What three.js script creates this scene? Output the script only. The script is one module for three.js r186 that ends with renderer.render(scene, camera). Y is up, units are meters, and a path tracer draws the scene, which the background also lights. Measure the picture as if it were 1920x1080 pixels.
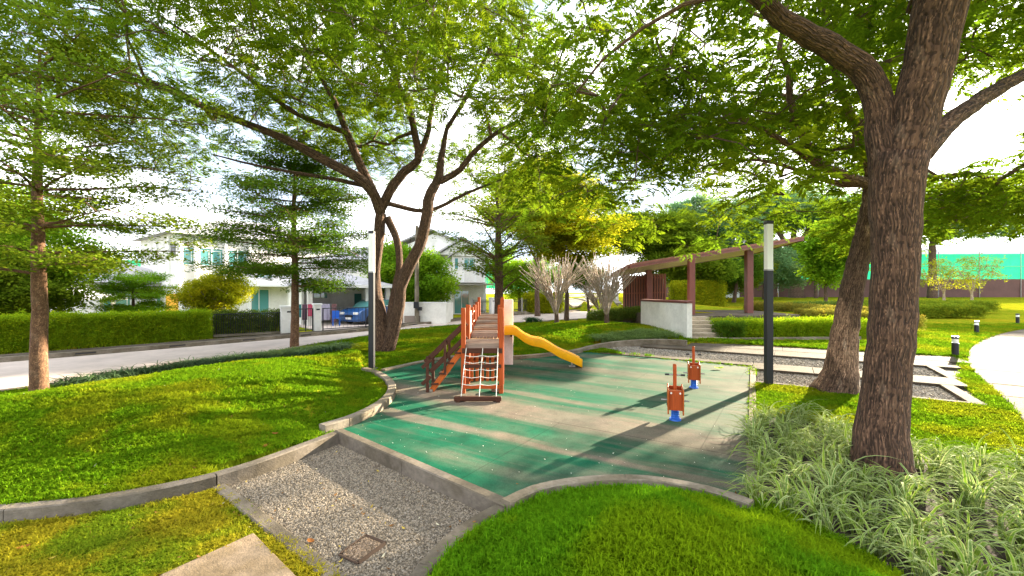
import * as THREE from 'three';
import { mergeGeometries, mergeVertices } from 'three/addons/utils/BufferGeometryUtils.js';
import { RoundedBoxGeometry } from 'three/addons/geometries/RoundedBoxGeometry.js';

// ------------------------------------------------------------------ camera, sky, sun, exposure
const scene = new THREE.Scene();
const EYE = 2.0, FOCAL = 800, HORIZON = 548;                       // metres, and pixels of the 1920 x 1080 photograph
const camera = new THREE.PerspectiveCamera(2 * Math.atan(540 / FOCAL) * 180 / Math.PI, 1920 / 1080, 0.05, 900);
camera.position.set(0, EYE, 0);
camera.lookAt(0, EYE, -10);
camera.setViewOffset(1920, 1080, 0, -(HORIZON - 540), 1920, 1080);

const SUN_AZ = 47.5 * Math.PI / 180, SUN_EL = 14.5 * Math.PI / 180;
const sunDir = new THREE.Vector3(Math.sin(SUN_AZ) * Math.cos(SUN_EL), Math.sin(SUN_EL), -Math.cos(SUN_AZ) * Math.cos(SUN_EL));
const sun = new THREE.DirectionalLight(new THREE.Color(1.0, 0.85, 0.62), 5.0);
sun.position.copy(sunDir).multiplyScalar(60).add(new THREE.Vector3(0, 0, -14));
sun.target.position.set(0, 0, -14);
sun.castShadow = true; sun.shadow.radius = 1.6;
sun.shadow.mapSize.set(4096, 4096);
Object.assign(sun.shadow.camera, { left: -45, right: 45, top: 30, bottom: -30, near: 1, far: 160 });
scene.add(sun, sun.target);

const renderer = new THREE.WebGLRenderer({ antialias: true });
renderer.toneMapping = THREE.LinearToneMapping;
renderer.toneMappingExposure = 7.2;
renderer.shadowMap.enabled = true;

// ------------------------------------------------------------------ random and noise
function rng(seed) { let a = seed >>> 0; return () => { a = (a + 0x6d2b79f5) | 0; let t = Math.imul(a ^ (a >>> 15), 1 | a); t = (t + Math.imul(t ^ (t >>> 7), 61 | t)) ^ t; return ((t ^ (t >>> 14)) >>> 0) / 4294967296; }; }
const hash = (x, y, s) => { let h = Math.imul(x, 374761393) + Math.imul(y, 668265263) + Math.imul(s, 1274126177); h = Math.imul(h ^ (h >>> 13), 1274126177); return ((h ^ (h >>> 16)) >>> 0) / 4294967296; };
const fade = (t) => t * t * (3 - 2 * t);
function vnoise(x, y, s, px = 0, py = px) {
  let xi = Math.floor(x), yi = Math.floor(y); const fx = fade(x - xi), fy = fade(y - yi);
  let x1 = xi + 1, y1 = yi + 1;
  if (px) { xi = ((xi % px) + px) % px; x1 = ((x1 % px) + px) % px; }
  if (py) { yi = ((yi % py) + py) % py; y1 = ((y1 % py) + py) % py; }
  const a = hash(xi, yi, s), b = hash(x1, yi, s), c = hash(xi, y1, s), d = hash(x1, y1, s);
  return a + (b - a) * fx + (c - a) * fy + (a - b - c + d) * fx * fy;
}
function fbm(x, y, s, oct, p = 0) { let v = 0, a = 0.5, n = 0; for (let i = 0; i < oct; i++) { v += a * vnoise(x, y, s + i * 17, p); n += a; a *= 0.5; x *= 2; y *= 2; p *= 2; } return v / n; }
const clamp = (x, a = 0, b = 1) => Math.min(b, Math.max(a, x));
const sstep = (a, b, x) => fade(clamp((x - a) / (b - a)));
const lerp = (a, b, t) => a + (b - a) * t;
const mix3 = (a, b, t) => [lerp(a[0], b[0], t), lerp(a[1], b[1], t), lerp(a[2], b[2], t)];
const V = (x, y, z) => new THREE.Vector3(x, y, z);

// the sky: thin bright cloud with blue gaps, brighter round the sun
{
  const W = 1024, H = 512, data = new Float32Array(W * H * 4);
  for (let j = 0; j < H; j++) for (let i = 0; i < W; i++) {
    const el = ((j + 0.5) / H - 0.5) * Math.PI, az = ((i + 0.5) / W - 0.5) * 2 * Math.PI;
    const d = V(Math.cos(el) * Math.cos(az), Math.sin(el), Math.cos(el) * Math.sin(az));
    const up = Math.max(0, d.y);
    const blue = mix3([0.24, 0.28, 0.33], [0.045, 0.085, 0.15], Math.pow(up, 0.6));
    const k = 2.2 / (up + 0.35);
    const c = fbm(d.x * k + 20, d.z * k + 20, 5, 5), cl = sstep(0.42, 0.60, c);
    let col = mix3(blue, [0.56, 0.56, 0.56], 0.06 + 0.92 * cl);
    const g = Math.acos(clamp(d.dot(sunDir), -1, 1)) * 180 / Math.PI;
    const glow = 0.75 * Math.exp(-g / 9) + 0.13 * Math.exp(-g / 24);
    col = [col[0] + glow * 1.0, col[1] + glow * 0.93, col[2] + glow * 0.78];
    data.set([...col, 1], (j * W + i) * 4);
  }
  const sky = new THREE.DataTexture(data, W, H, THREE.RGBAFormat, THREE.FloatType);
  sky.mapping = THREE.EquirectangularReflectionMapping; sky.magFilter = sky.minFilter = THREE.LinearFilter; sky.needsUpdate = true;
  scene.background = sky; scene.environment = sky;
}

// ------------------------------------------------------------------ placing and building helpers
const P = (px, py, y = 0) => { const d = (EYE - y) * FOCAL / (py - HORIZON); return V((px - 960) / FOCAL * d, y, -d); };   // where a pixel's ray meets the level y
const D = (px, py, d) => V((px - 960) / FOCAL * d, EYE - (py - HORIZON) / FOCAL * d, -d);                                  // a pixel at a known distance
const taken = new Map();
function numbered(name) { const n = taken.get(name) ?? 0; taken.set(name, n + 1); return n ? name + '_' + String(n).padStart(3, '0') : name; }
function tag(o, label, category, group, kind) { o.userData.label = label; if (category) o.userData.category = category; if (group) o.userData.group = group; if (kind) o.userData.kind = kind; return o; }
function thing(name, label, category, pos = V(0, 0, 0), turn = 0, group) { const o = new THREE.Group(); o.name = numbered(name); o.position.copy(pos); o.rotation.y = turn; scene.add(o); return tag(o, label, category, group); }
function structure(name, label, pos = V(0, 0, 0)) { const o = new THREE.Group(); o.name = numbered(name); o.position.copy(pos); scene.add(o); return tag(o, label, null, null, 'structure'); }
function mesh(name, geo, mat, parent, kind) {
  const m = new THREE.Mesh(Array.isArray(geo) ? merge(geo) : geo, mat); m.castShadow = m.receiveShadow = true;
  m.name = parent ? name : numbered(name); (parent ?? scene).add(m); if (kind) m.userData.kind = kind; return m;
}
function merge(list) { const a = list.map((g) => { const h = g.index ? g.toNonIndexed() : g; for (const k of Object.keys(h.attributes)) if (!['position', 'normal', 'uv', 'color'].includes(k)) h.deleteAttribute(k); return h; }); return a.length === 1 ? a[0] : mergeGeometries(a); }
function copyOf(root, pos, turn, label, scale) { const r = root.clone(); r.name = numbered(root.name.replace(/_\d{3}$/, '')); r.userData = { ...root.userData }; scene.add(r); r.position.copy(pos); r.rotation.y = turn; if (label) r.userData.label = label; if (scale) r.scale.setScalar(scale); return r; }
function metreUV(g) {                                                // box projection: uv in metres
  if (g.index) g = g.toNonIndexed();
  g.computeVertexNormals !== undefined && !g.attributes.normal && g.computeVertexNormals();
  const p = g.attributes.position, n = g.attributes.normal, uv = new Float32Array(p.count * 2);
  for (let i = 0; i < p.count; i += 3) {
    let nx = 0, ny = 0, nz = 0; for (let k = 0; k < 3; k++) { nx += n.getX(i + k); ny += n.getY(i + k); nz += n.getZ(i + k); }
    nx = Math.abs(nx); ny = Math.abs(ny); nz = Math.abs(nz);
    for (let k = 0; k < 3; k++) { const x = p.getX(i + k), y = p.getY(i + k), z = p.getZ(i + k); const q = ny >= nx && ny >= nz ? [x, z] : nx >= nz ? [z, y] : [x, y]; uv[(i + k) * 2] = q[0]; uv[(i + k) * 2 + 1] = q[1]; }
  }
  g.setAttribute('uv', new THREE.BufferAttribute(uv, 2)); return g;
}
function box(w, h, d, x = 0, y = 0, z = 0, ry = 0, bevel = 0) {       // centred at x, z; standing on y
  const g = bevel ? new RoundedBoxGeometry(w, h, d, 1, bevel) : new THREE.BoxGeometry(w, h, d);
  if (ry) g.rotateY(ry); g.translate(x, y + h / 2, z); return metreUV(g);
}
function beam(a, b, w, t, bevel = 0.006, roll = 0) {                  // a squared timber from a to b
  const l = a.distanceTo(b), g = new RoundedBoxGeometry(w, l, t, 1, Math.min(bevel, w / 3, t / 3)); if (roll) g.rotateY(roll);
  const gg = metreUV(g), q = new THREE.Quaternion().setFromUnitVectors(V(0, 1, 0), b.clone().sub(a).normalize());
  gg.applyQuaternion(q); gg.translate((a.x + b.x) / 2, (a.y + b.y) / 2, (a.z + b.z) / 2); return gg;
}
function tube(pts, radii, sides = 8, opt = {}) {                      // a tapered tube through points; uv in metres
  const n = pts.length, pos = [], uv = [], idx = []; let along = 0, side = null;
  const r = (i) => Array.isArray(radii) ? radii[i] : radii;
  for (let i = 0; i < n; i++) {
    const t = pts[Math.min(n - 1, i + 1)].clone().sub(pts[Math.max(0, i - 1)]).normalize();
    if (!side) side = (Math.abs(t.y) < 0.9 ? V(0, 1, 0) : V(1, 0, 0)).cross(t).normalize(); else { side = side.clone().sub(t.clone().multiplyScalar(side.dot(t))).normalize(); }
    const other = t.clone().cross(side);
    if (i) along += pts[i].distanceTo(pts[i - 1]);
    for (let k = 0; k <= sides; k++) {
      const a = k / sides * 2 * Math.PI; let R = r(i); if (opt.shape) R *= opt.shape(a, along, i / (n - 1));
      pos.push(pts[i].x + (side.x * Math.cos(a) + other.x * Math.sin(a)) * R, pts[i].y + (side.y * Math.cos(a) + other.y * Math.sin(a)) * R, pts[i].z + (side.z * Math.cos(a) + other.z * Math.sin(a)) * R);
      uv.push(k / sides * (opt.wrap ?? 1), along);
    }
  }
  const m = sides + 1;
  for (let i = 0; i < n - 1; i++) for (let k = 0; k < sides; k++) { const a = i * m + k; idx.push(a, a + 1, a + m, a + 1, a + m + 1, a + m); }
  for (const [e, flip] of [[0, 1], [n - 1, 0]]) { const c = pos.length / 3; pos.push(pts[e].x, pts[e].y, pts[e].z); uv.push(0.5, 0); for (let k = 0; k < sides; k++) { const a = e * m + k; flip ? idx.push(c, a + 1, a) : idx.push(c, a, a + 1); } }
  const g = new THREE.BufferGeometry(); g.setAttribute('position', new THREE.Float32BufferAttribute(pos, 3)); g.setAttribute('uv', new THREE.Float32BufferAttribute(uv, 2)); g.setIndex(idx); g.computeVertexNormals();
  const nm = g.attributes.normal;                                     // close the seam's shading
  for (let i = 0; i < n; i++) { const a = i * m, b = a + sides; const s = V(nm.getX(a) + nm.getX(b), nm.getY(a) + nm.getY(b), nm.getZ(a) + nm.getZ(b)).normalize(); nm.setXYZ(a, s.x, s.y, s.z); nm.setXYZ(b, s.x, s.y, s.z); }
  return g;
}
function spline(list, step = 0.25) { const c = new THREE.CatmullRomCurve3(list, false, 'centripetal'); const n = Math.max(2, Math.ceil(c.getLength() / step)); return c.getSpacedPoints(n); }
function along(vals, n) { return Array.from({ length: n }, (_, i) => { const t = i / (n - 1) * (vals.length - 1), k = Math.min(vals.length - 2, Math.floor(t)); return lerp(vals[k], vals[k + 1], t - k); }); }
function flat(poly, y, hole) {                                        // a level sheet over a polygon of [x, z]; uv in metres
  const s = new THREE.Shape(poly.map(([x, z]) => new THREE.Vector2(x, -z))); const g = new THREE.ShapeGeometry(s); g.rotateX(-Math.PI / 2); g.translate(0, y, 0);
  const p = g.attributes.position, uv = new Float32Array(p.count * 2); for (let i = 0; i < p.count; i++) { uv[2 * i] = p.getX(i); uv[2 * i + 1] = p.getZ(i); } g.setAttribute('uv', new THREE.BufferAttribute(uv, 2)); return g;
}
function prism(poly, y0, y1, bevel = 0) {                             // an upright block over a polygon of [x, z]
  const s = new THREE.Shape(poly.map(([x, z]) => new THREE.Vector2(x, -z)));
  const g = new THREE.ExtrudeGeometry(s, { depth: y1 - y0 - 2 * bevel, bevelEnabled: bevel > 0, bevelSize: bevel, bevelOffset: -bevel, bevelThickness: bevel, bevelSegments: 1, curveSegments: 1 });
  g.rotateX(-Math.PI / 2); g.translate(0, y0 + bevel, 0); return metreUV(g);
}
function profileSweep(path, prof, close = true) {                     // path of Vector3, profile of [sideways, up]
  const n = path.length, m = prof.length, ring = [];
  for (let i = 0; i < n; i++) {
    const t = path[Math.min(n - 1, i + 1)].clone().sub(path[Math.max(0, i - 1)]).setY(0).normalize(), s = V(-t.z, 0, t.x);
    ring.push(prof.map(([o, y]) => V(path[i].x + s.x * o, path[i].y + y, path[i].z + s.z * o)));
  }
  const pos = [], put = (...v) => v.forEach((q) => pos.push(q.x, q.y, q.z));
  for (let i = 0; i < n - 1; i++) for (let k = 0; k < m; k++) { const k2 = (k + 1) % m; const a = ring[i][k], b = ring[i][k2], c = ring[i + 1][k], d = ring[i + 1][k2]; put(a, c, b, b, c, d); }
  for (let k = 1; k < m - 1; k++) { put(ring[0][0], ring[0][k], ring[0][k + 1]); put(ring[n - 1][0], ring[n - 1][k + 1], ring[n - 1][k]); }
  const g = new THREE.BufferGeometry(); g.setAttribute('position', new THREE.Float32BufferAttribute(pos, 3)); g.computeVertexNormals(); return metreUV(g);
}
const bounds = new WeakMap();
function inside(poly, x, z) { let q = bounds.get(poly); if (!q) { q = [1e9, -1e9, 1e9, -1e9]; for (const [a, b] of poly) { q[0] = Math.min(q[0], a); q[1] = Math.max(q[1], a); q[2] = Math.min(q[2], b); q[3] = Math.max(q[3], b); } bounds.set(poly, q); } if (x < q[0] || x > q[1] || z < q[2] || z > q[3]) return false; let c = false; for (let i = 0, j = poly.length - 1; i < poly.length; j = i++) { const [xi, zi] = poly[i], [xj, zj] = poly[j]; if ((zi > z) !== (zj > z) && x < (xj - xi) * (z - zi) / (zj - zi) + xi) c = !c; } return c; }
function distTo(line, x, z, closed = false) { let best = 1e9; for (let i = 0; i < line.length - (closed ? 0 : 1); i++) { const [ax, az] = line[i], [bx, bz] = line[(i + 1) % line.length]; const dx = bx - ax, dz = bz - az, t = clamp(((x - ax) * dx + (z - az) * dz) / (dx * dx + dz * dz)); best = Math.min(best, Math.hypot(x - ax - t * dx, z - az - t * dz)); } return best; }
const xz = (v) => [v.x, v.z];
const smoothLine = (vs, step = 0.2) => spline(vs, step);

// ------------------------------------------------------------------ textures and materials
const toS = (c) => c <= 0.0031308 ? 12.92 * c : 1.055 * Math.pow(c, 1 / 2.4) - 0.055;
function texture(w, h, fn, srgb = true) {
  const d = new Uint8Array(w * h * 4);
  for (let j = 0; j < h; j++) for (let i = 0; i < w; i++) { const c = fn((i + 0.5) / w, (j + 0.5) / h, i, j); for (let k = 0; k < 3; k++) d[(j * w + i) * 4 + k] = 255 * clamp(srgb ? toS(clamp(c[k])) : c[k]); d[(j * w + i) * 4 + 3] = 255; }
  const t = new THREE.DataTexture(d, w, h); t.wrapS = t.wrapT = THREE.RepeatWrapping; t.magFilter = THREE.LinearFilter; t.minFilter = THREE.LinearFilter; if (srgb) t.colorSpace = THREE.SRGBColorSpace; t.needsUpdate = true; return t;
}
const sized = (t, metresU, metresV = metresU) => { const c = t.clone(); c.repeat.set(1 / metresU, 1 / metresV); c.needsUpdate = true; return c; };
const lin = (r, g, b) => new THREE.Color().setRGB(r, g, b);
const std = (o) => new THREE.MeshStandardMaterial({ roughness: 0.85, ...o });
const mottle = texture(512, 512, (u, v) => { const a = fbm(u * 4, v * 4, 3, 4, 4), b = fbm(u * 32, v * 32, 9, 3, 32), s = vnoise(u * 9, v * 9, 41, 9) > 0.8 ? 0.9 : 1; const k = clamp((0.74 + 0.34 * a + 0.16 * (b - 0.5)) * (s < 1 ? 0.96 : 1)); return [k, k * 0.985, k * 0.96]; });
const mottleB = texture(512, 512, (u, v) => { const k = fbm(u * 64, v * 64, 19, 3, 64) * 0.6 + fbm(u * 8, v * 8, 7, 3, 8) * 0.4; return [k, k, k]; }, false);
const mottleStone = texture(512, 512, (u, v) => { const a = fbm(u * 5, v * 5, 63, 4, 5), b = fbm(u * 60, v * 60, 69, 2, 60), st = sstep(0.56, 0.68, fbm(u * 3, v * 3, 77, 4, 3)); const k = clamp(0.55 + 0.45 * a + 0.3 * (b - 0.5)); return mix3([k, k * 0.97, k * 0.93], [k * 0.62, k * 0.59, k * 0.5], st * 0.75); });
const soft = (o) => new THREE.MeshPhysicalMaterial({ roughness: 0.95, specularIntensity: 0.15, ...o });
const concrete = (c, o = {}) => soft({ color: c, map: sized(o.clean ? mottle : mottleStone, o.size ?? 1.7), bumpMap: sized(mottleB, 0.6), bumpScale: 0.006, roughness: 0.9 });
const grain = texture(512, 512, (u, v) => { const w = fbm(u * 3, v * 3, 33, 2, 3), g = 0.5 + 0.5 * Math.sin((u * 40 + w * 9 + fbm(u * 20, v * 2, 4, 2, 0) * 1.5) * 2 * Math.PI * 0.35), f = vnoise(u * 128, v * 6, 8, 128, 6), blot = fbm(u * 4, v * 4, 91, 3, 4); const k = clamp(0.58 + 0.16 * g + 0.22 * f + 0.3 * (blot - 0.5)); return [k, k * 0.96, k * 0.92]; });
const M = {};
M.kerb = concrete(lin(0.205, 0.18, 0.152)); M.kerbPale = concrete(lin(0.30, 0.262, 0.215));
M.slab = concrete(lin(0.50, 0.44, 0.36)); M.paving = concrete(lin(0.135, 0.113, 0.09), { size: 2.3 });
M.road = concrete(lin(0.60, 0.51, 0.47), { clean: 1, size: 3.1 });
M.render = std({ color: lin(0.82, 0.81, 0.81), map: sized(mottle, 3), roughness: 0.9 });
M.whiteWall = std({ color: lin(0.86, 0.86, 0.85), map: sized(mottle, 2.2), bumpMap: sized(mottleB, 0.5), bumpScale: 0.004, roughness: 0.9 });
M.redWood = soft({ specularIntensity: 0.35, color: lin(0.42, 0.080, 0.016), map: sized(grain, 0.5, 1.0), bumpMap: sized(grain, 0.5, 1.0), bumpScale: 0.002, roughness: 0.6 });
M.orangeWood = soft({ specularIntensity: 0.35, color: lin(0.50, 0.12, 0.022), map: sized(grain, 0.4, 0.8), roughness: 0.55 });
M.darkWood = soft({ specularIntensity: 0.3, color: lin(0.075, 0.030, 0.018), map: sized(grain, 0.5, 1.0), bumpMap: sized(grain, 0.5, 1.0), bumpScale: 0.002, roughness: 0.7 });
M.greyWood = std({ color: lin(0.30, 0.22, 0.17), map: sized(grain, 0.45, 0.9), bumpMap: sized(grain, 0.45, 0.9), bumpScale: 0.003, roughness: 0.85 });
M.slat = std({ color: lin(0.25, 0.085, 0.055), map: sized(grain, 0.6, 1.6), roughness: 0.65 });
M.maroon = std({ color: lin(0.17, 0.045, 0.036), map: sized(mottle, 1.1), roughness: 0.5 });
M.rope = std({ color: lin(0.72, 0.68, 0.60), roughness: 0.95 });
M.ropeBrown = std({ color: lin(0.42, 0.26, 0.13), roughness: 0.95 });
M.yellow = new THREE.MeshPhysicalMaterial({ color: lin(0.95, 0.47, 0.004), roughness: 0.32, clearcoat: 0.35, clearcoatRoughness: 0.25, map: sized(mottle, 1.3) });
M.pink = std({ color: lin(0.88, 0.74, 0.68), map: sized(mottle, 0.9), roughness: 0.7 });
M.blue = std({ color: lin(0.012, 0.12, 0.55), roughness: 0.4 });
M.steel = std({ color: lin(0.35, 0.34, 0.33), metalness: 0.9, roughness: 0.35 });
M.blackMetal = std({ color: lin(0.018, 0.019, 0.024), metalness: 0.3, roughness: 0.42 });
M.lampWhite = std({ color: lin(0.86, 0.86, 0.85), roughness: 0.4 });
M.glass = new THREE.MeshPhysicalMaterial({ color: lin(0.10, 0.30, 0.30), roughness: 0.06, metalness: 0, specularIntensity: 1, clearcoat: 1, clearcoatRoughness: 0.03 });
M.frame = std({ color: lin(0.80, 0.80, 0.80), roughness: 0.5 });
M.roof = std({ color: lin(0.42, 0.41, 0.43), map: sized(texture(256, 256, (u, v) => { const r = (v * 8) % 1, c = ((u * 8 + (Math.floor(v * 8) % 2) * 0.5) % 1), t = hash(Math.floor(u * 8 + (Math.floor(v * 8) % 2) * 0.5) % 8, Math.floor(v * 8), 3); const k = (0.8 + 0.2 * t) * (r < 0.1 || c < 0.05 ? 0.72 : 1); return [k, k, k]; }), 2.4), roughness: 0.8 });
M.plant = (c, t = 0.4) => new THREE.MeshPhysicalMaterial({ color: c, roughness: 1, transmission: t, thickness: 0, side: THREE.DoubleSide, specularIntensity: 0 });
M.net = new THREE.MeshPhysicalMaterial({ color: lin(0.015, 0.36, 0.20), roughness: 1, transmission: 0.4, thickness: 0, side: THREE.DoubleSide, map: sized(texture(256, 256, (u, v) => { const s = 0.8 + 0.2 * fbm(u * 6, v * 6, 71, 3, 6), l = (u * 2) % 1 < 0.02 || (v * 3) % 1 < 0.02 ? 0.75 : 1; return [s * l, s * l, s * l]; }), 6) });
M.hoarding = std({ color: lin(0.15, 0.075, 0.07), map: sized(mottle, 4), roughness: 0.8 });
// bark: cracked upright plates
function barkTex(seed, fx, fy, dark, light) {
  const height = (u, v) => { const w = (fbm(u * fx / 2, v * fy, seed, 3, 0) - 0.5) * 1.2; const a = Math.abs(((vnoise(u * fx + w, v * fy, seed + 1, fx, fy) + 0.5 * vnoise(u * fx * 2, v * fy * 2, seed + 2, fx * 2, fy * 2)) / 1.5) * 2 - 1); const f = fbm(u * fx * 3, v * fy * 5, seed + 5, 2, 0); return clamp(Math.pow(a, 0.6) * 1.15 * 0.8 + 0.2 * f); };
  const col = texture(512, 512, (u, v) => { const h = height(u, v), m = fbm(u * 6, v * 6, seed + 9, 4, 6), li = sstep(0.62, 0.74, fbm(u * 5, v * 5, seed + 21, 4, 5)); let c = mix3(dark, light, clamp(h * 0.8 + 0.45 * (m - 0.4))); const fl = sstep(0.60, 0.72, vnoise(u * fx * 2, v * fy * 2.5, seed + 31, fx * 2, 0)) * sstep(0.35, 0.7, vnoise(u * fx * 5, v * fy * 8, seed + 33, fx * 5, 0)), pit = sstep(0.66, 0.78, vnoise(u * fx * 3, v * fy * 4, seed + 37, fx * 3, 0)); c = mix3(c, [light[0] * 1.7, light[1] * 1.75, light[2] * 1.8], fl * (0.35 + 0.5 * h)); c = mix3(c, dark, pit * 0.7); return mix3(c, [0.30, 0.26, 0.22], li * 0.35 * h); });
  const bump = texture(512, 512, (u, v) => { const fl = vnoise(u * fx * 3, v * fy * 4, seed + 37, fx * 3, 0), h = clamp(0.75 * height(u, v) + 0.35 * (1 - fl) * 0.8); return [h, h, h]; }, false);
  return (scaleU, scaleV, depth, tint = lin(1, 1, 1)) => std({ color: tint, map: sized(col, scaleU, scaleV), bumpMap: sized(bump, scaleU, scaleV), bumpScale: depth, roughness: 1 });
}
const barkA = barkTex(101, 17, 5, [0.016, 0.008, 0.005], [0.21, 0.14, 0.10]);
const barkS = barkTex(301, 8, 8, [0.10, 0.055, 0.032], [0.30, 0.19, 0.12]);
M.barkBig = barkA(1, 0.8, 0.035, lin(0.80, 0.64, 0.54)); M.barkMid = barkA(1, 0.8, 0.03, lin(0.85, 0.72, 0.61)); M.barkLimb = barkA(1, 0.6, 0.015, lin(1.35, 1.2, 1.05));
M.barkThin = barkS(1, 0.7, 0.006, lin(0.62, 0.52, 0.44)); M.barkPale = barkS(1, 0.5, 0.004, lin(1.7, 2.2, 2.7)); M.barkGrey = barkS(1, 0.7, 0.006, lin(0.5, 0.5, 0.55));

// ------------------------------------------------------------------ the lie of the land
const U = V(0.839, 0, 0.545), W = V(0.545, 0, -0.839);                // along and across the paving strips
const uv2 = (u, v) => [U.x * u + W.x * v, U.z * u + W.z * v];
const frontKerb = [P(640, 806, 0.06), P(946, 938, 0.06)];
const nearArc = smoothLine([P(948, 938, 0.1), P(1000, 914, 0.1), P(1060, 901, 0.1), P(1130, 894, 0.1), P(1200, 893.5, 0.1), P(1280, 904, 0.1), P(1350, 920, 0.1), P(1410, 940, 0.1)]);
const leftArc = smoothLine([P(683, 689, 0.12), P(708, 697, 0.12), P(728, 710, 0.12), P(735, 724, 0.12), P(726, 742, 0.12), P(698, 762, 0.12), P(655, 781, 0.12), P(604, 796, 0.12)]);
const longKerb = smoothLine([P(632, 809, 0.05), P(560, 836, 0.05), P(470, 868, 0.05), P(395, 890, 0.05), P(300, 911, 0.05), P(150, 936, 0.05), P(0, 950, 0.05), P(-220, 962, 0.05)]);
const pitLeft = smoothLine([P(388, 893, -0.06), P(470, 955, -0.06), P(560, 1025, -0.06), P(632, 1083, -0.06), P(790, 1210, -0.06)]);
const pitRight = smoothLine([P(940, 948, 0.03), P(902, 968, 0.02), P(858, 998, 0.01), P(816, 1038, 0.01), P(780, 1084, 0.01), P(748, 1150, 0.01), P(735, 1230, 0.01)]);
const backKerb = smoothLine([P(718, 692, 0.05), P(799, 675, 0.05), P(860, 666, 0.06), P(920, 667, 0.1), P(962, 667, 0.1), P(1026, 662, 0.1), P(1075, 656, 0.12), P(1112, 647, 0.15), P(1150, 640.5, 0.17), P(1200, 636.5, 0.2), P(1250, 636, 0.22), P(1288, 638, 0.22)]);
const rightEdge = [P(1409, 688), P(1407, 767), P(1409, 945)];
const playPoly = [...frontKerb.map(xz), ...nearArc.map(xz), xz(rightEdge[1]), xz(rightEdge[0]), xz(P(1103, 660)), ...backKerb.filter((p) => p.x < 2.2).reverse().map(xz), ...leftArc.map(xz)];
const pitPoly = [xz(frontKerb[0]), xz(frontKerb[1]), ...pitRight.map(xz), ...pitLeft.slice().reverse().map(xz)];
const stripPoly = [uv2(-6.6, 15.6), uv2(-4.4, 13.3), uv2(-0.78, 13.2), uv2(-0.72, 10.85), uv2(2.95, 10.85), uv2(3.25, 13.8), uv2(3.8, 15.7), uv2(4.3, 18.4), uv2(-1.6, 18.3), uv2(-4.8, 17.2)];
const roadNear = smoothLine([V(-17, 0, -1.5), V(-13, 0, -5.2), V(-10.3, 0, -8.6), V(-8.6, 0, -12.6), V(-7.4, 0, -17), V(-5.9, 0, -21.5), V(-3.4, 0, -25.2), V(1.5, 0, -29.2), V(7, 0, -34), V(12.5, 0, -41), V(18, 0, -52), V(22, 0, -70)], 0.6);
const roadFar = smoothLine([V(-22, 0, -5.5), V(-18, 0, -9.2), V(-15.0, 0, -12.0), V(-12.4, 0, -15.3), V(-10.0, 0, -18.6), V(-7.3, 0, -22.6), V(-4.4, 0, -29), V(0, 0, -37), V(6, 0, -44), V(11, 0, -52), V(15, 0, -62), V(17, 0, -74)], 0.6);
const roadPoly = [...roadNear.map(xz), ...roadFar.slice().reverse().map(xz)];
const pathLine = smoothLine([V(5.0, 0, -3.4), V(7.9, 0, -6.6), V(8.9, 0, -7.66), V(10.35, 0, -9.3), V(12.1, 0, -11.27), V(14.6, 0, -13.7), V(17.9, 0, -16.5), V(23.6, 0, -20.6), V(30, 0, -24.4), V(38, 0, -28)], 0.3);
const pathOuter = pathLine.map((p, i) => { const t = pathLine[Math.min(i + 1, pathLine.length - 1)].clone().sub(pathLine[Math.max(0, i - 1)]).normalize(); return p.clone().add(V(-t.z, 0, t.x).multiplyScalar(3.4)); });
const pathPoly = [...pathLine.map(xz), ...pathOuter.slice().reverse().map(xz)];
const slabPoly = [P(300, 1083, -0.08), P(476, 1003, -0.08), P(556, 1084, -0.08), P(640, 1200, -0.08), P(330, 1240, -0.08)].map(xz);
const bedPoly = [P(1412, 782), P(1500, 785), P(1585, 815), P(1720, 850), P(1800, 868), P(1990, 905), P(2200, 1000), P(2050, 1150), P(1780, 1150), P(1680, 1086), P(1540, 1005), P(1412, 946)].map(xz);
const platPoly = [[7.5, -19.3], [13.9, -20.6], [14.4, -26], [6.0, -26]];
const lirioLine = [[-13.0, -4.4], [-9.4, -7.9], [-8.5, -10.0], [-7.5, -11.9], [-6.3, -13.2], [-5.4, -14.4]];
const outsidePlay = (x, z) => !inside(playPoly, x, z);
function lawnY(x, z) {
  let y = -0.02;
  const kerbL = Math.min(distTo(leftArcXZ, x, z), distTo(longKerbXZ, x, z));
  const leftSide = insideLeft(x, z);
  if (leftSide) { const dl = distTo(lirioLine, x, z); y = 0.03 + 0.53 * sstep(0, 2.6, kerbL) * sstep(0.2, 3.6, dl); }
  else if (inside(lowerLeft, x, z)) y = -0.10;
  if (inside(nearMound, x, z)) y = 0.03 + 0.36 * Math.pow(sstep(0.05, 1.5, Math.min(distTo(nearArcXZ, x, z), distTo(pitRightXZ, x, z), distTo(bedEdge, x, z) + 0.15)), 0.85) - 0.04;
  if (z < -13 && x > -6) { const dk = distTo(backKerbXZ, x, z); y += 0.46 * Math.exp(-Math.pow((x - 3.6) / 4.5, 2) - Math.pow((z + 20.8) / 4.2, 2)) * sstep(0, 2.5, dk) + 0.05 * sstep(0, 1, dk); }
  y += 0.86 * sstep(19.0, 22.5, -z) * sstep(6.5, 8.5, x) * (1 - sstep(15, 21, x));
  if (x > 4) y += 1.15 * sstep(24, 72, -z) * sstep(4, 16, x) * (1 - 0.5 * sstep(19.0, 22.5, -z) * (1 - sstep(15, 21, x)));
  return y;
}
const leftArcXZ = leftArc.map(xz), longKerbXZ = longKerb.map(xz), nearArcXZ = nearArc.map(xz), pitRightXZ = pitRight.map(xz), backKerbXZ = backKerb.map(xz);
const bedEdge = [xz(P(1410, 946)), xz(P(1540, 1005)), xz(P(1680, 1086)), [3.1, -2.2], [3.3, -0.5]];
const leftPoly = [...leftArcXZ, ...longKerbXZ.slice(2), [-9, -3.2], ...lirioLine];
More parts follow.
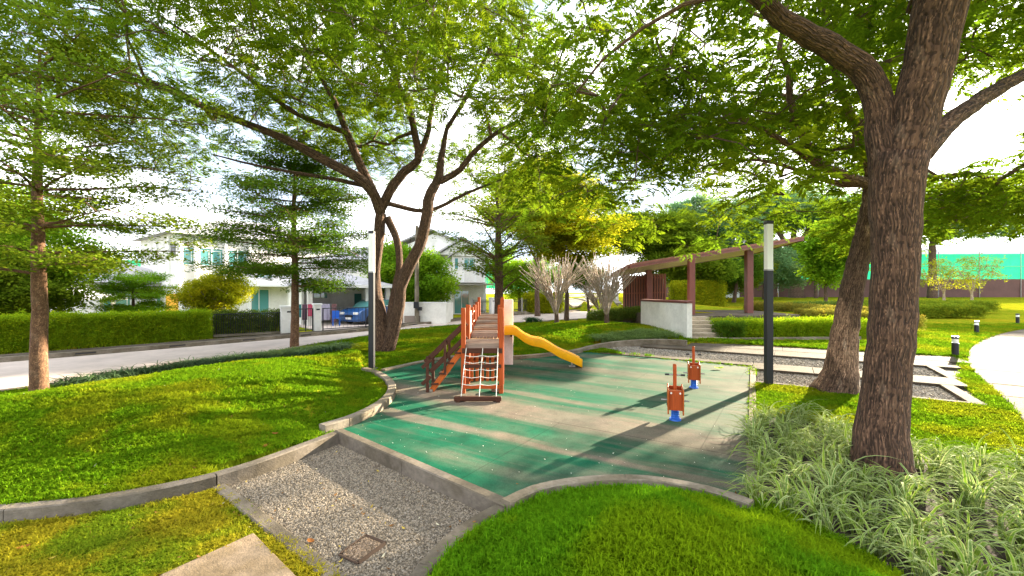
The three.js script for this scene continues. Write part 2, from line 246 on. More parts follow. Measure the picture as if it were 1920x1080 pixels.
const insideLeft = (x, z) => inside(leftPoly, x, z);
const lowerLeft = [...longKerbXZ.slice(2).reverse(), ...pitLeft.map(xz), [0, 6], [-14, 6], [-14, -3.5], [-9, -3.6]].map((p) => p);
const nearMound = [...nearArcXZ, ...bedEdge, [3.3, 3], [-0.8, 3], ...pitRight.slice().reverse().map(xz)];
const sunken = [[playPoly, 0], [pitPoly, 0], [stripPoly, 0], [roadPoly, 0], [pathPoly, 0]];
function groundY(x, z) { for (const [poly] of sunken) if (inside(poly, x, z)) return -0.42; return lawnY(x, z); }
{ // one sheet out to the horizon
  const axis = (a, b, step, lo, hi) => { const r = []; let s = step, v = a; while (v > lo) { s *= 1.17; v -= s; r.unshift(v); } for (v = a; v <= b; v += step) r.push(v); s = step; while (v < hi) { r.push(v); s *= 1.17; v += s; } r.push(hi); return r; };
  const xs = axis(-11, 13, 0.11, -420, 420), zs = axis(-20, -0.5, 0.11, -520, 60), nx = xs.length, nz = zs.length;
  const pos = new Float32Array(nx * nz * 3), uv = new Float32Array(nx * nz * 2), col = new Float32Array(nx * nz * 3), idx = [];
  for (let j = 0; j < nz; j++) for (let i = 0; i < nx; i++) {
    const k = j * nx + i, x = xs[i], z = zs[j]; pos.set([x, groundY(x, z), z], k * 3); uv.set([x, z], k * 2);
    const dry = sstep(0.5, 0.72, fbm(x * 0.7 + 40, z * 0.7 + 40, 12, 4)); col.set(mix3([1, 1, 1], [1.35, 1.05, 1.0], dry), k * 3);
    if (i < nx - 1 && j < nz - 1) idx.push(k, k + nx, k + 1, k + 1, k + nx, k + nx + 1);
  }
  const g = new THREE.BufferGeometry(); g.setAttribute('position', new THREE.BufferAttribute(pos, 3)); g.setAttribute('uv', new THREE.BufferAttribute(uv, 2)); g.setAttribute('color', new THREE.BufferAttribute(col, 3)); g.setIndex(idx); g.computeVertexNormals();
  const t = texture(1024, 1024, (u, v) => { const f = fbm(u * 128, v * 128, 2, 3, 128), m = fbm(u * 10, v * 10, 6, 4, 10), k = 0.45 + 1.1 * f; return mix3([0.15 * k, 0.20 * k, 0.008 * k], [0.25 * k, 0.24 * k, 0.014 * k], sstep(0.42, 0.7, m)); });
  const b = texture(512, 512, (u, v) => { const k = fbm(u * 100, v * 100, 22, 3, 100); return [k, k, k]; }, false);
  const o = mesh('lawn_ground', g, soft({ specularIntensity: 0, map: sized(t, 3.7), bumpMap: sized(b, 1.9), bumpScale: 0.04, vertexColors: true, roughness: 1 }));
  tag(o, 'mown green lawn ground with grass mounds', null, null, 'structure');
}
// ------------------------------------------------------------------ playground surface
{
  const x0 = -4.6, z0 = -15.6, S = 12.4, N = 1536, v0 = (x, z) => W.x * x + W.z * z, u0 = (x, z) => U.x * x + U.z * z;
  // tan and grey rubber bands lying across the green: [v, half width, strength, u from, u to]
  const bands = [[4.9, 0.10, 0.78, -9, 0.4], [6.15, 0.46, 0.85, -7.5, 1.5], [7.25, 0.13, 0.6, -7.0, 1.0], [8.3, 0.22, 0.4, -6.0, 2], [9.3, 0.3, 0.4, -9, 2], [10.4, 0.4, 0.6, -9, 2], [12.6, 0.4, 0.5, -9, 2], [3.95, 0.14, 0.4, -4, 2.5], [11.4, 0.12, 0.3, -9, 2]];
  const t = texture(N, N, (a, b) => {
    const x = x0 + a * S, z = z0 + b * S, wob = (fbm(x * 0.3 + 9, z * 0.3 + 9, 31, 2) - 0.5) * 0.45, v = v0(x, z) + wob, u = u0(x, z);
    let tan = 0; const streak = fbm(u * 0.6 + 30, v * 5 + 30, 53, 4);
    for (const [c, w, s, ua, ub] of bands) tan = Math.max(tan, s * sstep(w * 1.5 + 0.08, w * 0.45, Math.abs(v - c + (streak - 0.5) * 0.45)) * sstep(ua - 0.6, ua + 0.6, u) * sstep(ub + 0.9, ub - 0.3, u));
    const worn = sstep(-3.2, 0.6, u + (fbm(x * 0.8 + 3, z * 0.8 + 5, 61, 4) - 0.5) * 2.6) * sstep(0.2, 0.62, streak) * 0.78;
    tan = clamp(Math.max(tan, worn) + 0.16 * sstep(0.4, 0.75, fbm(x * 2.6 + 7, z * 2.6 + 7, 77, 5)) + 0.14 * sstep(0.5, 0.8, fbm(u * 1.2 + 70, v * 14 + 70, 78, 3)));
    const g = 0.8 + 0.4 * fbm(x * 2.2 + 5, z * 2.2 + 5, 15, 4), speck = hash(Math.floor(a * N), Math.floor(b * N), 5);
    const green = mix3([0.0015 * g, 0.078 * g, 0.040 * g], [0.007 * g, 0.11 * g, 0.058 * g], streak);
    const tn = mix3([0.175, 0.135, 0.102], [0.145, 0.128, 0.108], fbm(x + 2, z + 2, 3, 3)).map((c) => c * (0.85 + 0.3 * fbm(x * 5 + 1, z * 5 + 1, 8, 3)));
    const sa = Math.abs(((v0(x, z) + 0.25) / 2.45) % 1 - 0.5), sb = Math.abs(((u + 40 + (Math.floor((v0(x, z) + 0.25) / 2.45 + 0.5) % 2) * 1.9) / 3.9) % 1 - 0.5), seam = Math.max(sstep(0.0042, 0.002, sa) * (0.35 + 0.5 * sstep(0.45, 0.6, fbm(u * 0.7 + 4, 3, 6, 3))), sstep(0.0026, 0.0012, sb) * 0.5);
    const dirt = 1 - 0.22 * sstep(0.52, 0.7, fbm(x * 1.1 + 60, z * 1.1 + 60, 88, 5)) - 0.12 * sstep(0.6, 0.72, fbm(x * 6 + 6, z * 6 + 6, 89, 3));
    return mix3(green, tn, tan).map((c) => c * (0.80 + 0.40 * speck) * dirt * (1 - 0.7 * seam));
  });
  t.wrapS = t.wrapT = THREE.ClampToEdgeWrapping;
  const g = flat(playPoly, 0), uv = g.attributes.uv; for (let i = 0; i < uv.count; i++) uv.setXY(i, (uv.getX(i) - x0) / S, (uv.getY(i) - z0) / S);
  const b = soft({ map: t, roughness: 0.9, specularIntensity: 0.12 });
  tag(mesh('playground_surface', g, b), 'worn green rubber playground surface with tan bands', null, null, 'structure');
}
// ------------------------------------------------------------------ kerbs, stone by stone
function kerb(name, label, path, width, depth, mat, len = 1.0, side = 0) {
  const k = structure(name, label); let run = 0, cur = [path[0]];
  const prof = [[-width / 2 + side, -depth], [-width / 2 + side, -0.012], [-width / 2 + 0.012 + side, 0], [width / 2 - 0.012 + side, 0], [width / 2 + side, -0.012], [width / 2 + side, -depth]];
  const out = () => { if (cur.length < 2) return; const c = cur.map((p) => p.clone()); const dir = c[1].clone().sub(c[0]).normalize(); c[0].addScaledVector(dir, 0.003); const dir2 = c[c.length - 2].clone().sub(c[c.length - 1]).normalize(); c[c.length - 1].addScaledVector(dir2, 0.003); mesh('kerb_stone', profileSweep(c, prof), mat, k); };
  for (let i = 1; i < path.length; i++) { cur.push(path[i]); run += path[i].distanceTo(path[i - 1]); if (run >= len) { out(); cur = [path[i]]; run = 0; } }
  out(); return k;
}
const line = (a, b, n = 12) => Array.from({ length: n + 1 }, (_, i) => a.clone().lerp(b, i / n));
kerb('kerb', 'straight grey concrete kerb between gravel pit and green rubber', line(frontKerb[0].clone().add(V(-0.05, 0, -0.03)), frontKerb[1].clone().add(V(0.05, 0, 0.05)), 16), 0.125, 0.4, M.kerb, 1.6);
kerb('kerb', 'curved pale kerb along the grass mound beside the gravel pit corner', nearArc, 0.12, 0.4, M.kerbPale, 1.2);
kerb('kerb', 'hooked pale kerb around the large lawn mound by the lamp post', leftArc, 0.16, 0.4, M.kerbPale, 1.4);
kerb('kerb', 'long grey kerb under the large lawn mound', longKerb, 0.13, 0.4, M.kerb, 1.5);
kerb('kerb', 'flush grey kerb between gravel pit and low lawn', pitLeft, 0.125, 0.3, M.kerb, 1.2);
kerb('kerb', 'narrow grey kerb between gravel pit and grass mound', pitRight, 0.13, 0.3, M.kerb, 0.9);
kerb('kerb', 'curving concrete kerb behind the slide rising to the white wall', backKerb, 0.16, 0.45, M.kerbPale, 1.3);
kerb('kerb', 'pale kerb at the end of the rubber beside the lamp post lawn', line(P(1411, 688, 0.02), P(1411, 940, 0.02), 14), 0.12, 0.4, M.kerbPale, 1.5);
kerb('kerb', 'low kerb between lawn and road', roadNear.filter((p) => p.z < -6 && p.z > -44).map((p) => p.clone().setY(0.03 + 0.25 * sstep(20, 23, -p.z) * sstep(-4, 1, p.x) * 0)), 0.14, 0.3, M.kerbPale, 1.4);
{ // footway along the hedge, with drain slots in its kerb face
  const k = structure('pavement', 'narrow pale pavement with slotted kerb along the road');
  const run = roadFar.filter((p) => p.z < -8 && p.z > -56);
  for (let i = 0; i + 2 < run.length; i += 2) { const c = run.slice(i, i + 3).map((p) => p.clone().setY(0.13)); mesh('kerb_stone', profileSweep(c, [[-0.09, -0.32], [-0.09, -0.012], [-0.078, 0], [0.09, 0], [0.09, -0.32]]), M.kerbPale, k); if (i % 4 === 0) mesh('drain_slot', profileSweep(line(c[0].clone().lerp(c[1], 0.2).setY(0.075), c[1].clone().setY(0.075), 2), [[0.085, -0.03], [0.085, 0.012], [0.093, 0.012], [0.093, -0.03]]), M.blackMetal, k); }
  const inner = run.map((p, i) => { const t = run[Math.min(i + 1, run.length - 1)].clone().sub(run[Math.max(0, i - 1)]).normalize(); return p.clone().add(V(t.z, 0, -t.x).multiplyScalar(0.95)); });
  mesh('footway', flat([...run.map(xz), ...inner.slice().reverse().map(xz)], 0.118), M.paving, k);
}
tag(mesh('road', flat(roadPoly, -0.015), M.road), 'pale grey residential road curving past the houses', null, null, 'structure');
// ------------------------------------------------------------------ gravel, strips, path
const pebble = (() => { let g = new THREE.IcosahedronGeometry(1, 0); g.scale(1, 0.6, 0.8); return g; })();
function gravel(name, label, poly, y, n, size, seed, tone) {
  const r = rng(seed), bb = [Math.min(...poly.map((p) => p[0])), Math.max(...poly.map((p) => p[0])), Math.min(...poly.map((p) => p[1])), Math.max(...poly.map((p) => p[1]))];
  const m = new THREE.InstancedMesh(pebble, soft({ color: 0xffffff }), n), o = new THREE.Object3D(), c = new THREE.Color(); let k = 0;
  for (let tries = 0; k < n && tries < n * 30; tries++) { const x = lerp(bb[0], bb[1], r()), z = lerp(bb[2], bb[3], r()); if (!inside(poly, x, z) || z > -1.2) continue; const s = size * (0.55 + 0.9 * r() * r() + 0.2 * r()); o.position.set(x, y + s * 0.12, z); o.rotation.set(r() * 0.8, r() * 6.3, r() * 0.8); o.scale.setScalar(s); o.updateMatrix(); m.setMatrixAt(k, o.matrix); const t = Math.pow(r(), 1.4), w = r(); c.setRGB(tone[0] * (0.35 + 1.0 * t), tone[1] * (0.35 + 1.0 * t) * (0.94 + 0.08 * w), tone[2] * (0.35 + 1.0 * t) * (0.85 + 0.2 * w)); m.setColorAt(k++, c); }
  m.count = k; m.name = numbered(name); m.castShadow = m.receiveShadow = true; scene.add(m); tag(m, label, 'gravel', null, 'stuff');
}
const gravelTex = (tone) => std({ color: lin(...tone), map: sized(texture(512, 512, (u, v) => { const k = 0.35 + 0.9 * fbm(u * 60, v * 60, 91, 2, 60); return [k, k * 0.96, k * 0.9]; }), 1.3), roughness: 1 });
const pitBed = gravelTex([0.10, 0.078, 0.056]);
tag(mesh('gravel_bed', flat(pitPoly, -0.11), pitBed), 'brown grey gravel pit floor below the kerb', null, null, 'structure');
gravel('pit_gravel', 'loose brown and grey pebbles filling the square pit', pitPoly, -0.11, 62000, 0.0105, 77, [0.215, 0.185, 0.148]);
{ // lid sunk in the gravel
  const q = [[637, 1041], [684, 1006], [722, 1021], [673, 1057]].map(([a, b]) => P(a, b, -0.10)), k = thing('drain_cover', 'square gravel-topped drain cover with rusty rim set in the pit', 'drain cover', q[0].clone().add(q[2]).multiplyScalar(0.5));
  const rel = q.map((p) => p.clone().sub(k.position)), rust = std({ color: lin(0.05, 0.028, 0.016), roughness: 0.9 });
  const top = rel.map((p) => [p.x * 0.9, p.z * 0.9]); mesh('lid', prism(top, -0.02, 0.008, 0.004), gravelTex([0.12, 0.09, 0.065]), k);
  for (let i = 0; i < 4; i++) mesh('rim', beam(rel[i].clone().setY(0.004), rel[(i + 1) % 4].clone().setY(0.004), 0.012, 0.04, 0.003), rust, k);
  const topW = q.map((p) => [lerp(k.position.x, p.x, 0.88), lerp(k.position.z, p.z, 0.88)]); gravel('lid_gravel', 'small pebbles bonded to the drain cover', topW, -0.093, 1300, 0.010, 78, [0.22, 0.165, 0.12]);
}
{ // concrete stepping slab
  const o = mesh('concrete_slab', prism(slabPoly, -0.16, -0.055, 0.012), concrete(lin(0.34, 0.26, 0.18))); tag(o, 'weathered pale concrete slab set in the low lawn', null, null, 'structure');
}
const strip = (u0, u1a, v0, v1, u1b = u1a, u0b = u0) => [uv2(u0, v0), uv2(u1a, v0), uv2(u1b, v1), uv2(u0b, v1)];
{
  const k = structure('paving_strips', 'long pale concrete paving strips beside the playground');
  const cut = (u0, u1, v0, v1, n, y = 0.02) => { for (let i = 0; i < n; i++) mesh('paving_slab', prism(strip(lerp(u0, u1, i / n) + 0.004, lerp(u0, u1, (i + 1) / n) - 0.004, v0, v1), y - 0.3, y, 0.008), M.paving, k); };
  cut(-5.2, -0.85, 13.25, 13.72, 3); cut(-0.84, 3.2, 12.75, 13.8, 3);
  cut(-4.6, 3.8, 15.75, 17.0, 6); cut(-3.2, 4.3, 17.06, 18.35, 5);
  cut(-0.7, 2.95, 10.85, 10.98, 2); 
  mesh('paving_slab', prism(strip(2.72, 2.94, 10.99, 12.74), -0.3, 0.018, 0.008), M.paving, k); mesh('paving_slab', prism(strip(3.1, 3.32, 13.81, 15.74), -0.3, 0.018, 0.008), M.paving, k);
  const gA = strip(-6.3, 3.1, 13.7, 15.76), gB = strip(-0.72, 2.72, 10.97, 12.76), bed = gravelTex([0.22, 0.20, 0.18]);
  tag(mesh('gravel_bed', flat([...stripPoly], -0.05), bed), 'grey gravel beds between the paving strips', null, null, 'structure');
  gravel('strip_gravel', 'pale grey pebbles in the bed between paving strips and playground', gA, -0.05, 16000, 0.024, 79, [0.36, 0.33, 0.30]);
  gravel('strip_gravel', 'pale grey pebbles in the bed beside the lamp post lawn', gB, -0.05, 9000, 0.020, 80, [0.36, 0.33, 0.30]);
}
{ // curving path of large slabs
  const k = structure('slab_path', 'curving path of wide pale concrete slabs through the lawn'); let last = 0, run = 0, turn = 0; const gaps = [0.8, 1.25, 1.0, 1.6, 1.1, 1.3];
  for (let i = 1; i < pathLine.length; i++) { run += pathLine[i].distanceTo(pathLine[i - 1]); if (run < gaps[turn % gaps.length]) continue; const poly = [...pathLine.slice(last, i + 1).map(xz), ...pathOuter.slice(last, i + 1).reverse().map(xz)]; const c = poly.reduce((s, p) => [s[0] + p[0] / poly.length, s[1] + p[1] / poly.length], [0, 0]); mesh('paving_slab', prism(poly.map((p) => [lerp(c[0], p[0], 0.985), lerp(c[1], p[1], 0.985)]), -0.3, 0.0 + 0.012 * hash(i, 3, 5), 0.01), M.paving, k); last = i; run = 0; turn++; }
}

// ------------------------------------------------------------------ trees
const quad = (pos, nor, a, b, c, d) => { pos.push(...a, ...b, ...c, ...a, ...c, ...d); };
function leafGeo(list) { const g = new THREE.BufferGeometry(); g.setAttribute('position', new THREE.Float32BufferAttribute(list, 3)); g.computeVertexNormals(); return g; }
function pinnate(seed, L, pairs, ll, lw, droop = 0.15) {              // a feathered leaf: leaflets in pairs along a stalk
  const r = rng(seed), pos = [];
  const leaf = (b, dir, l, w) => { const up = V(r() - 0.5, 1.6, r() - 0.5).normalize(), s = dir.clone().cross(up).normalize().multiplyScalar(w / 2), m = b.clone().addScaledVector(dir, l * 0.45), t = b.clone().addScaledVector(dir, l); t.y -= l * 0.22; const p = (v) => [v.x, v.y, v.z]; quad(pos, null, p(b), p(m.clone().add(s)), p(t), p(m.clone().sub(s))); };
  for (let i = 0; i < pairs; i++) { const t = (i + 0.6) / pairs, b = V(L * t, -droop * L * t * t, 0), k = 0.75 + 0.5 * Math.sin(Math.PI * clamp(t * 0.9 + 0.1)); for (const s of [-1, 1]) { if (r() < 0.06) continue; leaf(b, V(0.55 + 0.25 * r(), -0.15 + 0.3 * r(), s).normalize(), ll * k * (0.8 + 0.4 * r()), lw * k); } }
  leaf(V(L, -droop * L, 0), V(1, -0.2, 0).normalize(), ll, lw); return leafGeo(pos);
}
function rosette(seed, n, ll, lw, spread = 1, rise = 0.25) {           // a flat whorl of small leaves at a twig end
  const r = rng(seed), pos = [];
  for (let i = 0; i < n; i++) { const a = i / n * 6.28 + r() * 0.8, o = spread * ll * (0.3 + 1.1 * r()), b = V(Math.cos(a) * o, (r() - 0.5) * ll * rise, Math.sin(a) * o), dir = V(Math.cos(a + r() - 0.5), (r() - 0.35) * 0.8, Math.sin(a + r() - 0.5)).normalize(), up = V((r() - 0.5) * 1.4, 1, (r() - 0.5) * 1.4).normalize(), s = dir.clone().cross(up).normalize().multiplyScalar(lw / 2), l = ll * (0.7 + 0.6 * r()), m = b.clone().addScaledVector(dir, l * 0.55), t = b.clone().addScaledVector(dir, l), p = (v) => [v.x, v.y, v.z]; quad(pos, null, p(b), p(m.clone().add(s)), p(t), p(m.clone().sub(s))); }
  return leafGeo(pos);
}
function leaves(name, geo, mat, list, tint, seed, parent, flatness = 1) {  // list of {p, dir}; relative to parent
  const r = rng(seed), m = new THREE.InstancedMesh(geo, mat, list.length), o = new THREE.Object3D(), c = new THREE.Color();
  list.forEach((q, i) => { o.position.copy(q.p); o.rotation.set(0, 0, 0); o.rotation.order = 'YXZ'; o.rotation.set((r() - 0.5) * 1.5 * flatness, q.yaw, (q.pitch ?? 0) + (r() - 0.5) * 1.2 * flatness); o.scale.setScalar((q.s ?? 1) * (0.7 + 0.6 * r())); o.updateMatrix(); m.setMatrixAt(i, o.matrix); const t = q.age === undefined ? r() : clamp(0.65 * q.age + 0.45 * r()), k = 0.75 + 0.5 * r(), w = mix3(tint[0], tint[1], t * t); c.setRGB(w[0] * k, w[1] * k, w[2] * k); m.setColorAt(i, c); });
  m.name = name; m.userData.kind = 'stuff'; m.castShadow = m.receiveShadow = true; parent.add(m); return m;
}
function makeTree(o) {
  const g = thing(o.name, o.label, 'tree', o.base, 0, o.group), r = rng(o.seed), rel = (p) => p.clone().sub(o.base);
  const nodes = []; // skeleton
  o.limbs.forEach((l, li) => {
    const pts = l.raw ? l.pts.map(rel) : spline(l.pts.map(rel), o.step ?? 0.3), rad = along(l.r, pts.length), sides = Math.max(6, Math.min(l.sides ?? 12, 40));
    const ph = r() * 9, circ = Math.max(1, Math.round(2 * Math.PI * rad[0] / (o.barkWidth ?? 0.5)));
    const rough = l.rough ?? 0.07, flare = l.flare ?? 0;
    const jig = pts.map((p, i) => i && i < pts.length - 1 ? p.clone().add(V(r() - 0.5, r() - 0.5, r() - 0.5).multiplyScalar(Math.min(rad[i] * 0.3, l.jig ?? 0.022))) : p);
    const shape = (a, s) => 1 + rough * (vnoise(Math.cos(a) * 1.5 + 9 + ph + s * 0.35, Math.sin(a) * 1.5 + s * 0.8 + 9, 5) - 0.5) * 2 + rough * 0.6 * (vnoise(Math.cos(a) * 5 + 29 + s * 0.5, Math.sin(a) * 5 + s * 0.9 + 29 + ph, 8) - 0.5) + flare * Math.exp(-s * 4.5) * (0.75 + 0.55 * Math.cos(a * 5 + ph));
    const tg = tube(jig, rad, sides, { shape, wrap: circ });
    if (l.patch) { const q = tg.attributes.position, col = new Float32Array(q.count * 3); for (let i = 0; i < q.count; i++) { const x = q.getX(i), y = q.getY(i), z = q.getZ(i), n = fbm(x * 2.2 + 20, y * 1.6 + z * 2.2 + 20, 57, 4), e = sstep(0.46, 0.50, n + 0.30 * Math.exp(-Math.pow((y - 0.85) / 0.55, 2)) - 0.16); col.set(mix3([1, 1, 1], [2.5, 2.6, 2.7], e), i * 3); } tg.setAttribute('color', new THREE.BufferAttribute(col, 3)); }
    mesh(li ? 'limb' : 'trunk', tg, l.mat ?? o.bark, g);
    jig.forEach((p, i) => { if (l.noGrow || i / jig.length < (l.from ?? 0.35)) return; nodes.push({ p, r: rad[i], parent: -1, fixed: true }); });
  });
  // reach every clump from the nearest branch
  const clumps = o.clumps.map(rel), order = clumps.map((c, i) => [i, Math.min(...nodes.map((n) => n.p.distanceToSquared(c)))]).sort((a, b) => a[1] - b[1]);
  for (const [ci] of order) {
    const c = clumps[ci]; let best = 0, bd = 1e9; for (let i = 0; i < nodes.length; i++) { const n = nodes[i], d = n.p.distanceTo(c) + (n.p.y > c.y ? 0.8 * (n.p.y - c.y) : 0); if (d < bd) { bd = d; best = i; } }
    let from = best; const a = nodes[best].p, len = a.distanceTo(c), k = Math.max(1, Math.round(len / 0.5)), bend = V((r() - 0.5) * 0.25, 0.12 + 0.1 * r(), (r() - 0.5) * 0.25).multiplyScalar(len);
    for (let s = 1; s <= k; s++) { const t = s / k, p = a.clone().lerp(c, t).addScaledVector(bend, Math.sin(Math.PI * t) * 0.6).add(s < k ? V(r() - 0.5, r() - 0.5, r() - 0.5).multiplyScalar(0.1) : V(0, 0, 0)); nodes.push({ p, parent: from, tips: 0 }); from = nodes.length - 1; }
    for (let q = from; q >= 0 && !nodes[q].fixed; q = nodes[q].parent) nodes[q].tips++;
  }
  const tw = []; const tip = o.twig ?? 0.008;
  nodes.forEach((n) => { if (n.fixed) return; n.r = Math.min(tip * Math.pow(n.tips + 0.5, 0.48), (nodes[n.parent].r ?? 1) * 0.92); const pr = Math.min(nodes[n.parent].fixed ? n.r * 1.3 : nodes[n.parent].r, nodes[n.parent].r); tw.push(tube([nodes[n.parent].p, n.p], [pr, n.r], n.r > 0.03 ? 6 : 4)); });
  const sprays = [];
  clumps.forEach((c, i) => {
    const per = o.per * (0.55 + 0.9 * r()), [rx, ry] = o.spread, age = r();
    for (let k = 0; k < per; k++) { const a = r() * 6.28, q = Math.pow(r(), 0.55) * rx, p = V(c.x + Math.cos(a) * q, c.y + (r() - 0.5) * 2 * ry - (o.sag ?? 0.12) * q * q, c.z + Math.sin(a) * q); sprays.push({ p, yaw: -a + (r() - 0.5) * 1.2, pitch: (o.pitch ?? -0.1), s: o.leafScale ?? 1, age }); if (o.stalks && k % 5 === 0) tw.push(tube([c, p], [tip * 0.55, tip * 0.2], 3)); }
  });
  if (tw.length) mesh('twigs', merge(tw), o.twigMat ?? o.bark, g, 'stuff');
  leaves('crown', o.leaf, o.leafMat, sprays, o.tint, o.seed + 5, g, o.flat ?? 1);
  return g;
}
function scatter(seed, n, gap, lo, hi, ok) { const r = rng(seed), out = []; for (let t = 0; t < n * 60 && out.length < n; t++) { const p = V(lerp(lo.x, hi.x, r()), lerp(lo.y, hi.y, r()), lerp(lo.z, hi.z, r())); if (!ok(p)) continue; if (out.some((q) => q.distanceToSquared(p) < gap * gap)) continue; out.push(p); } return out; }
const blob = (list) => (p) => list.some(([c, rx, ry, rz]) => ((p.x - c.x) / rx) ** 2 + ((p.y - c.y) / ry) ** 2 + ((p.z - c.z) / rz) ** 2 < 1);
const toSun = (p) => p.clone().sub(camera.position).angleTo(sunDir) * 180 / Math.PI;
M.leafRain = M.plant(lin(0.118, 0.182, 0.008), 0.55); M.leafFine = M.plant(lin(0.150, 0.215, 0.016), 0.55); M.leafDark = M.plant(lin(0.10, 0.185, 0.018), 0.5); M.leafBlue = M.plant(lin(0.16, 0.27, 0.12), 0.58); M.leafYellow = M.plant(lin(0.33, 0.34, 0.014), 0.58); M.leafBright = M.plant(lin(0.20, 0.34, 0.018), 0.55);
const greenTint = [[0.8, 0.95, 0.9], [1.35, 1.15, 0.8]];
const L1 = pinnate(11, 0.34, 8, 0.085, 0.034), L2 = pinnate(12, 0.30, 7, 0.095, 0.042, 0.3), LR = rosette(13, 15, 0.075, 0.04, 1.9, 0.6), LB = rosette(14, 16, 0.22, 0.10, 1.3, 1.8);

{ // the forked tree behind the play structure
  const b = V(-4.45, -0.03, -14.2), q = (list, d0, d1) => list.map(([x, y, dd], i) => D(x, y, lerp(d0, d1, i / (list.length - 1)) + (dd ?? 0)));
  const limbs = [
    { pts: [b.clone().add(V(0, -0.1, 0)), ...q([[717, 630], [709, 575], [702, 520], [708, 455], [714, 400]], 14.2, 14.3)], r: [0.330, 0.250, 0.205, 0.189, 0.180, 0.171], sides: 22, flare: 0.18, from: 0.95, rough: 0.12 },
    { pts: [b.clone().add(V(0.1, -0.1, -0.1)), ...q([[728, 625], [738, 560], [748, 500], [744, 450], [726, 408]], 14.2, 14.45)], r: [0.230, 0.180, 0.135, 0.117, 0.113, 0.126], sides: 16, rough: 0.12, noGrow: true },
    { pts: [b.clone().add(V(0.2, -0.1, 0.1)), ...q([[736, 625], [748, 575], [752, 535], [770, 495], [790, 452], [800, 405], [806, 365], [822, 335], [828, 290], [838, 240]], 14.1, 13.4)], r: [0.290, 0.220, 0.180, 0.180, 0.198, 0.171, 0.162, 0.162, 0.126, 0.090, 0.063], sides: 20, rough: 0.14, from: 0.6 },
    { pts: q([[714, 400], [700, 362], [678, 338], [600, 296], [520, 254], [430, 220], [330, 176], [230, 142], [110, 110], [20, 84]], 14.3, 11.0), r: [0.180, 0.171, 0.153, 0.126, 0.108, 0.090, 0.072, 0.054, 0.036, 0.018] },
    { pts: q([[700, 362], [676, 312], [650, 248], [628, 192], [600, 140], [560, 70], [520, 10]], 14.2, 12.6), r: [0.162, 0.135, 0.108, 0.081, 0.063, 0.045, 0.027] },
    { pts: q([[714, 392], [736, 350], [760, 320], [784, 300], [778, 255], [768, 205], [748, 160], [722, 98], [700, 40], [685, -40]], 14.3, 13.2), r: [0.171, 0.153, 0.135, 0.117, 0.099, 0.081, 0.068, 0.054, 0.041, 0.027] },
    { pts: q([[784, 300], [802, 250], [812, 190], [835, 110], [850, 40], [858, -30]], 13.8, 15.2), r: [0.099, 0.081, 0.063, 0.045, 0.036, 0.018] },
    { pts: q([[826, 340], [858, 322], [888, 286], [930, 250], [1000, 215]], 13.6, 12.3), r: [0.108, 0.090, 0.072, 0.054, 0.027] },
    { pts: q([[838, 240], [870, 190], [905, 120], [932, 60], [950, 0], [960, -60]], 13.4, 12.2), r: [0.072, 0.063, 0.050, 0.041, 0.032, 0.018] },
    { pts: q([[690, 350], [620, 335], [560, 325], [480, 310], [400, 290]], 14.1, 11.8), r: [0.081, 0.063, 0.050, 0.036, 0.018] },
    { pts: q([[765, 500], [770, 440], [772, 400]], 14.0, 13.2), r: [0.009, 0.009, 0.005], noGrow: true },
    { pts: q([[650, 248], [560, 215], [470, 150], [390, 90], [300, 30]], 13.6, 10.2), r: [0.090, 0.072, 0.054, 0.036, 0.018] },
    { pts: q([[720, 380], [800, 395], [880, 360], [960, 330]], 14.4, 17.5), r: [0.090, 0.072, 0.054, 0.027] },
  ];
  const c = V(-4.9, 0, -13.4);
  const cl = scatter(21, 470, 0.82, V(-15, 4.6, -20.5), V(4.4, 12.6, -7.4), (p) => {
    const rr = Math.hypot((p.x - c.x) / (p.x < c.x ? 9.8 : 7.4), (p.z - c.z) / 6.8); if (rr > 1) return false;
    const lo = 7.3 - (p.x > -3 ? 1.2 : 0.6) * rr - 0.5 * sstep(-4, 2, p.x), hi = 12.6 - 3.4 * rr * rr; if (p.y < lo + 0.5 * (vnoise(p.x + 40, p.z + 40, 6) - 0.5) || p.y > hi) return false;
    return fbm(p.x * 0.55 + 30, p.z * 0.55 + p.y * 0.7 + 30, 44, 2) > (p.x < -9 ? 0.53 : 0.45);
  });
  makeTree({ name: 'forked_tree', label: 'large spreading tree with three forked trunks behind the play structure', base: b, limbs, clumps: cl, seed: 31, bark: M.barkMid, twigMat: M.barkLimb, leaf: L1, leafMat: M.leafRain, per: 33, spread: [0.82, 0.28], tint: greenTint, twig: 0.010, stalks: true, barkWidth: 0.7 });
}
